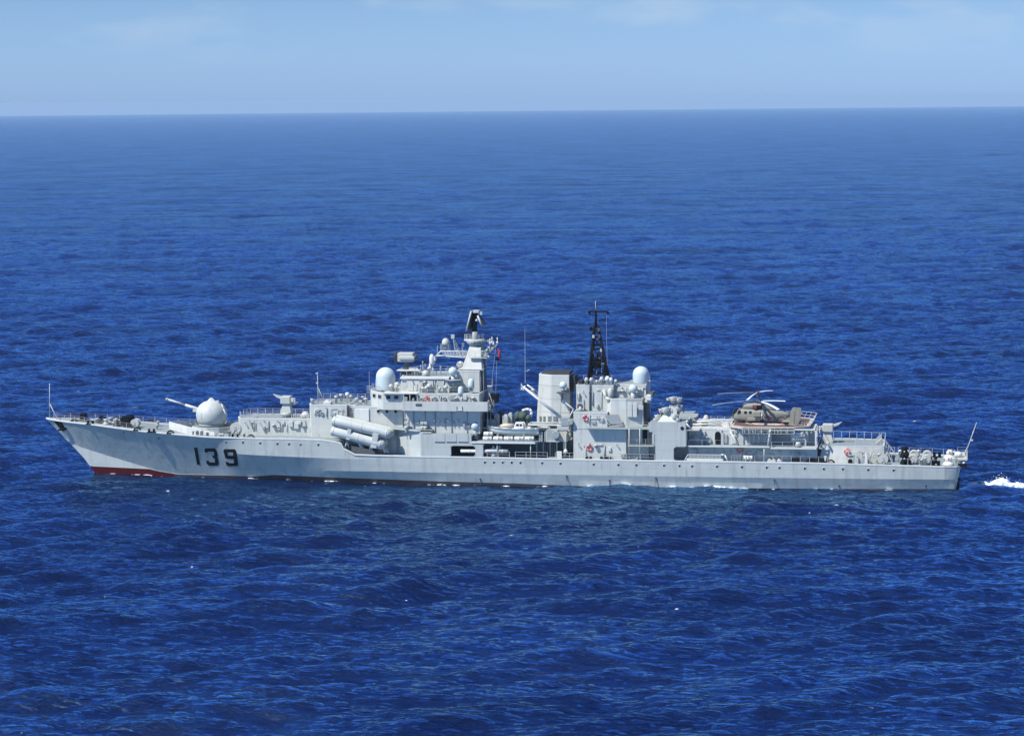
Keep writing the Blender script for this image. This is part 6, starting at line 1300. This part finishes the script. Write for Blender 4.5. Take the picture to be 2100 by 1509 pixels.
# ---------------------------------------------------------------- gangway ladder and main deck fittings abreast of the hangar
gw_ = empty('gangway_ladder', (xx(1450,-8.3),-8.3,zd(35)), ship)
mb = MB(); a = at(1408,944,-8.3); b = at(1498,945.5,-8.3); zt3 = zz(1450,931.5,-8.3); zb3 = zd(37)+.15; 
mb.box(a.x,b.x-1.2,-8.36,-8.24,zb3,zb3+.28); mb.box(a.x+.3,b.x-1.2,-8.34,-8.26,zt3-.1,zt3); mb.box(a.x,b.x-1.2,-7.9,-7.8,zb3,zb3+.28)
for i in range(24): x = a.x+.4+(b.x-a.x-2)*i/23; mb.tube((x,-8.3,zb3+.25),(x,-8.3,zt3-.05),.04,n=4); mb.tube((x,-7.85,zb3+.25),(x,-7.85,zt3-.3),.035,n=4)
mb.path([(a.x-.3,-8.3,zb3),(a.x+.3,-8.3,zt3)],.07,5); mb.path([(b.x-1.5,-8.3,zt3),(b.x-.9,-8.3,zt3-.1),(b.x-.4,-8.3,zb3-.1)],.13,6)
q = mb.build('ladder_frame', 'white', gw_); q.location = -gw_.location
mb = MB(); mb.box(a.x+.2,b.x-1.3,-8.22,-7.93,zb3+.05,zb3+.12); q = mb.build('ladder_steps', 'deck', gw_); q.location = -gw_.location
for s in (-1, 1):
    for (p0_, p1_) in (((1500,1530) if s < 0 else (1388,1530)),(1548,1830),(1838,1958)):
        xa, xb = xx(p0_,-8), xx(p1_,-8); k = 5; pts = [(xa+(xb-xa)*i/k, s*(yd(xa+(xb-xa)*i/k)-.22), zd(xa+(xb-xa)*i/k)-.02) for i in range(k+1)]; rail(pts, sp=1.75 if p0_ < 1800 else 2.4, wires=1, r=.045, wr=.02, h=1.1)
for px, Y in ((1631,-7.6),(1683,-7.4)):
    x = xx(px,Y); mb = MB(); mb.lathe([(.3,-.6),(.42,-.5),(.42,.5),(.3,.6)],(x,Y,zd(x)+.3),(1,0,0),n=12); mb.box(x-.9,x+.9,Y-.25,Y+.25,zd(x)-.05,zd(x)+.2); mb.build('mooring_roller', 'black', ship)
for px, Y in ((1578,-7.5),(1587,-7.5),(1598,-7.4)): x = xx(px,Y); mb = MB(); mb.box(x-.35,x+.35,Y-.3,Y+.3,zd(x)-.05,zd(x)+.3); mb.lathe([(.2,.3),(.2,.45)],(x,Y,zd(x)),n=10); mb.build('deck_hatch', 'cream', ship, bevel=.05)
for px, Y in ((1207,-7.4),(1534,-7.0),(1237,-7.3),(1249,-7.3)): 
    x = xx(px,Y); mb = MB(); mb.box(x-.55,x-.1,Y-.2,Y+.2,zd(x)-.05,zd(x)+.4); mb.box(x+.1,x+.5,Y-.2,Y+.2,zd(x)-.05,zd(x)+.4); mb.build('mooring_cleat', 'black', ship)
# ---------------------------------------------------------------- after deckhouse, launcher and ladder
Ya = -5.2; zQ = zz(1760, 916, Ya); q0 = xx(1688,Ya); 
mb = MB(); P_ = sym([(xx(1682,-5.6)-.3,-4.4),(xx(1680,-5.6),-5.8),(xx(1736,-5.6),-5.8),(xx(1814,-4.6),-4.4)]); Pt = sym([(xx(1686,-5.2)-.3,-4.2),(xx(1687,-5.2),-5.3),(xx(1737,-5.2),-5.3),(xx(1813,-4.2),-4.1)])
ah = house('after_deckhouse', [(P_, zd(60)-.2, zQ, Pt)])
mb = MB(); mb.box(xx(1676,-4)-2, xx(1690,-4), -6.2, 6.2, zG-.45, zG-.3); topmat(mb); mb.build('side_gallery', ['light','deck'], ah)
fittings(xx(1742,-5.5), xx(1806,-4.8), zd(60)+.2, zQ-.4, -5.5, 9, ah, 51)
sam('missile_launcher', 1698, 908.5, 864.5, 0, 1, 'single arm launcher pointing aft')
rail([(xx(1687,-5),5.1,zQ),(xx(1737,-5),5.1,zQ),(xx(1800,-4),4.0,zQ),(xx(1813,-4),4.0,zQ),(xx(1815,-2),-3.9,zQ)], ah, sp=1.35, wires=1, r=.05, wr=.03, h=1.25)
rail([(xx(1700,-5),-5.1,zQ),(xx(1737,-5),-5.1,zQ),(xx(1806,-4),-4.0,zQ)], ah, sp=1.5, wires=1, r=.035, wr=.018)
for i in range(6): x = xx(1798,-3)+i*.12; mb = MB(); mb.tube((x,-3.6+i*1.2,zQ),(x,-3.6+i*1.2,zQ+1.3),.07,n=5); mb.sphere((x,-3.6+i*1.2,zQ+.35),.18,8,6); mb.build('rail_fitting', 'light', ah)
# inclined ladder down to the quarterdeck
st_ = empty('inclined_ladder', (xx(1822,-3),-3.0,zd(68)), ship)
a = Vector((xx(1814,-3),0,zQ)); b = Vector((xx(1830,-3.3),0,zd(68)))
mb = MB()
for Y in (-3.6,-2.5): mb.tube((a.x,Y,a.z),(b.x,Y,b.z),.11,n=5)
for i in range(1,10): c = a.lerp(b,i/10); mb.box(c.x-.1,c.x+.15,-3.6,-2.5,c.z-.03,c.z+.03)
q = mb.build('ladder_steps', 'light', st_); q.location = -st_.location
for Y in (-3.7,-2.4):
    mb = MB(); up = Vector((0,0,1.1)); mb.tube(Vector((a.x,Y,a.z))+up,Vector((b.x+.6,Y,b.z))+up,.05,n=5)
    for i in range(0,10,2): c = a.lerp(b,i/9); mb.tube((c.x,Y,c.z),(c.x+.1,Y,c.z+1.15),.045,n=4)
    q = mb.build('ladder_rail', 'light', st_); q.location = -st_.location
for px, Y, w, h, m in ((1757,-6.6,.6,1.1,'light'),(1752,-6.4,.4,.9,'mid'),(1763,-6.2,.9,1.9,'light'),(1770,-6.5,.5,1.1,'mid'),(1777,-6.8,.45,1.7,'white'),(1744,-6.6,.7,.5,'black'),(1798,-6.3,.4,.5,'mid'),(1665,-7.1,1.3,.5,'black')):
    x = xx(px,Y); mb = MB(); mb.box(x-w/2,x+w/2,Y-.3,Y+.3,zd(x)-.05,zd(x)+h); mb.box(x-w*.3,x+w*.3,Y-.35,Y+.2,zd(x)+h,zd(x)+h+.15); mb.build('deck_locker', m, ship, bevel=.06)
chock(1704,-7.3); chock(1660, -7.6)
# ---------------------------------------------------------------- quarterdeck
reel(xx(1812,-6.2),-6.2,zd(68),.78,.9,'rope')
for s_ in ((1875,-4.0,4.6),(1902,-3.9,4.6)):
    px, Y, w = s_
    for Yc_ in (-4.3, 1.0):
        x = xx(px-2+(2 if Yc_ > 0 else 0), Yc_); zc_ = zd(x); mb = MB()
        for q_ in range(9):
            aa = math.pi*q_/8; mb.box(x+.62*math.cos(aa)-.17, x+.62*math.cos(aa)+.17, Yc_-.5, Yc_+.5, zc_+.75+.62*math.sin(aa)-.17, zc_+.75+.62*math.sin(aa)+.17)
        mb.box(x-.78,x-.5,Yc_-.4,Yc_+.4,zc_-.05,zc_+.8); mb.box(x+.5,x+.78,Yc_-.4,Yc_+.4,zc_-.05,zc_+.8); mb.build('reel_hood', 'light', ship, bevel=.1); reel(x+.1, Yc_-.75, zc_, 0.5, .5, 'rope', axis='y')
def winch(px, Y, s=1.0):
    x = xx(px, Y); z = zd(x); mb = MB(); mb.lathe([(.85*s,-.05),(.8*s,.3*s),(.52*s,.8*s),(.45*s,1.25*s),(.62*s,1.5*s),(.5*s,1.7*s),(.1,1.75*s)], (x,Y,z), n=18); mb.box(x-.1*s,x+1.0*s,Y-.3*s,Y+.4*s,z,z+.65*s); mb.sphere((x-.05,Y-.52*s,z+.95*s),.15*s,8,6,mi=1); return mb.build('mooring_winch', ['black','light'], ship, bevel=.05)
winch(1856,-5.3,.95); winch(1856,3.2,1.0)
for px, Y in ((1913,-6.3),(1927,-6.3)): pass
bollards(1920, 0, -6.3, h=.8, r=.26); bollards(1914, 0, -3.2, h=.95, r=.26); bollards(1922, 0, 4.6, h=.8, r=.26); bollards(1861, 0, -6.4, h=.7)
for px, Y, m, h in ((1891,-6.2,'light',.8),(1898,-6.4,'light',1.1),(1887,-2.5,'mid',.5),(1862,5.5,'white',.6),(1846,5.4,'white',.6),(1884,5.6,'white',.7)):
    x = xx(px,Y); mb = MB(); mb.lathe([(.25,0),(.22,h),(.38,h+.05),(.1,h+.3)], (x,Y,zd(x)), n=10); mb.build('deck_vent', m, ship)
def rbu(px, Y):
    x = xx(px,Y); z = zd(x); r_ = empty('depth_charge_launcher', (x,Y,z), ship); mb = MB(); mb.lathe([(.95,0),(1.0,.12),(.75,.35),(.45,.6)], (0,0,0), n=22); mb.build('mount_base', 'cream', r_)
    mb = MB(); loft(mb, [(-.45,0,.3,.55,1.1),(-.1,0,.45,.45,1.45),(.4,0,.4,.5,1.4),(.6,0,.25,.6,1.2)], 12); mb.build('mount_hood', 'cream', r_); mb = MB(); mb.tube((.4,0,1.1),(1.5,0,1.0),.12,n=8); mb.build('mount_arm', 'cream', r_)
    mb = MB(); mb.sphere((.05,-.45,1.1),.13,8,6); mb.build('red_cap', 'orange', r_)
rbu(1945,-4.9); rbu(1947,3.5)
mb = MB(); x = xx(1966,-1.5); mb.lathe([(.5,0),(.45,1.1),(.7,1.25),(.6,1.7),(.1,1.9)], (x,-1.5,zd(x)), n=14); mb.lathe([(.35,0),(.35,.9),(.5,1.0),(.1,1.3)], (x+.9,-.2,zd(x)), n=12); mb.build('stern_ventilator', 'cream', ship)
es = empty('ensign_staff', (xx(1976,0),0,zd(77)), ship); a = at(1978,936,0); b = at(2002.5,867,0); mb = MB(); mb.tube(a,b,.11,.045,8); mb.sphere(b,.09,8,6); mb.box(*[at(1994,903,0).x-.38,at(1994,903,0).x+.1,-.1,.1,at(1994,903,0).z-.1,at(1994,903,0).z+.2]); q = mb.build('staff_pole', 'light', es); q.location = -es.location
mb = MB(); mb.tube(at(1986,913,0), at(1973,938,-.9),.06,n=5); mb.tube(at(1986,913,0), at(1976,936,1.2),.06,n=5); mb.tube(at(1984,919,0),at(1980,945,-.3),.05,n=5); q = mb.build('staff_brace', 'light', es); q.location = -es.location
# stern bulwark and raised stern platform
zs_ = zd(77.5); mb = MB(); zk_ = zs_+1.0
mb.box(xx(1963,-4.5), 78.9, -4.6, 4.9, zk_-.12, zk_); mb.box(78.75,78.9,-4.6,4.9,zk_,zk_+.35)
for Y in (-4.3,-1.5,1.5,4.3): mb.tube((78.6,Y,zk_-.1),(77.6,Y,zs_-.6),.1,n=6); mb.tube((xx(1965,-4),Y,zk_-.1),(xx(1965,-4),Y,zs_-.1),.08,n=6)
mb.build('stern_platform', 'light', ship)
rail([(xx(1964,-4.5),-4.5,zk_),(78.8,-4.5,zk_)], wires=2, sp=.9, h=.6); rail([(xx(1964,-4.5),4.8,zk_),(78.8,4.8,zk_),(78.8,-4.5,zk_)], wires=2, sp=1.1, h=.8)
mb = MB(); mb.box(xx(1966,-5.6),xx(1984,-5.6),-5.8,-5.2,zs_-.05,zs_+.45); mb.build('stern_chock', 'black', ship); mb = MB(); mb.sphere((78.3,-5.0,zs_+.45),.22,8,6); mb.build('stern_light', 'white', ship)
# ---------------------------------------------------------------- lifebuoys
lifebuoy(875, 817.5, -6.8, 'red and white lifebuoy on the bridge wing behind the bulwark')
lifebuoy(1201, 857, -7.10, 'red lifebuoy on the pale wall just above the side gallery, aft of the boat crane')
lifebuoy(1209, 918, -7.06, 'red lifebuoy low on the wall near the main deck, straight below another one')
lifebuoy(1517, 923, -6.85, 'dark red lifebuoy in the shade under the flight deck gallery')
lifebuoy(1737.5, 926, -5.75, 'red lifebuoy on the corner of the aft deckhouse near the stern')

# ---------------------------------------------------------------- white wake behind the stern
def wake():
    rng = np.random.default_rng(9); mb = MB(); nx, ny = 150, 40; X0, X1 = 79.6, 112.0; v = []
    hz = noise2(128, 16.0, 0.35, 3.0, 5)
    def hs(x, y): i = (x/16*128) % 128; j = (y/16*128) % 128; return hz[int(i), int(j)]
    for i in range(nx+1):
        fx = i/nx; x = X0+(X1-X0)*fx
        hgt = -.1+0.75*math.exp(-((x-84.4)/1.0)**2)+0.70*min(1, max(0, (x-80.6)/2.2))*(.8+.2*math.sin(x*.7))
        for j in range(ny+1):
            fy = -1+2*j/ny; wdt = 1.9+.06*(x-X0); y = -.9+fy*wdt; e = max(0, 1-abs(fy)**2.2); hn = hs(x, y)
            ta = min(1, (x-X0)/3.0); v.append((x+.12*hn, y*(.35+.65*ta)+.25*hs(y+3, x), -.75+(hgt+.65)*e**.8*(.35+.65*ta)+.12*hn*e))
    mb.add(v, [(i*(ny+1)+j, (i+1)*(ny+1)+j, (i+1)*(ny+1)+j+1, i*(ny+1)+j+1) for i in range(nx) for j in range(ny)], True)
    for k in range(110):      # spray
        x = rng.normal(84.4, .9) if k < 80 else rng.uniform(82,96); z = abs(rng.normal(.9,.45)) if k < 80 else abs(rng.normal(.6,.25)); r = rng.uniform(.02,.06)
        mb.sphere((x, rng.normal(-.9,1.0), z), r, 6, 4)
    m = bpy.data.materials.new('wake_foam'); m.use_nodes = True; b = m.node_tree.nodes['Principled BSDF']; t = m.node_tree
    g = t.nodes.new('ShaderNodeNewGeometry'); n = t.nodes.new('ShaderNodeTexNoise'); n.inputs['Scale'].default_value = 1.6; n.inputs['Detail'].default_value = 6; t.links.new(g.outputs['Position'], n.inputs['Vector'])
    r_ = t.nodes.new('ShaderNodeValToRGB'); r_.color_ramp.elements[0].position = .26; r_.color_ramp.elements[0].color = (.18,.50,.66,1); r_.color_ramp.elements[1].position = .40; r_.color_ramp.elements[1].color = (.85,.90,.92,1)
    t.links.new(n.outputs['Fac'], r_.inputs['Fac']); t.links.new(r_.outputs['Color'], b.inputs['Base Color']); b.inputs['Roughness'].default_value = .7
    M['wake'] = m; o = mb.build('wake_foam', 'wake'); tag(o, 'white churned wake foam trailing behind the stern', 'wake foam', kind='stuff')
wake()
# ---------------------------------------------------------------- haze over the sea
def haze():
    mb = MB(); mb.box(-60000, 60000, -60000, 60000, -420, 66.5); m = bpy.data.materials.new('sea_haze'); m.use_nodes = True; t = m.node_tree
    for n in list(t.nodes): t.nodes.remove(n)
    o_ = t.nodes.new('ShaderNodeOutputMaterial'); p = t.nodes.new('ShaderNodeVolumePrincipled'); p.inputs['Color'].default_value = (.52,.76,1.0,1); p.inputs['Density'].default_value = HAZE; p.inputs['Anisotropy'].default_value = 0.0
    t.links.new(p.outputs['Volume'], o_.inputs['Volume']); M['haze'] = m; o = mb.build('haze', 'haze'); tag(o, 'thin pale blue sea haze', 'haze', kind='stuff')
HAZE = 5.0e-5
if HAZE > 0: haze()
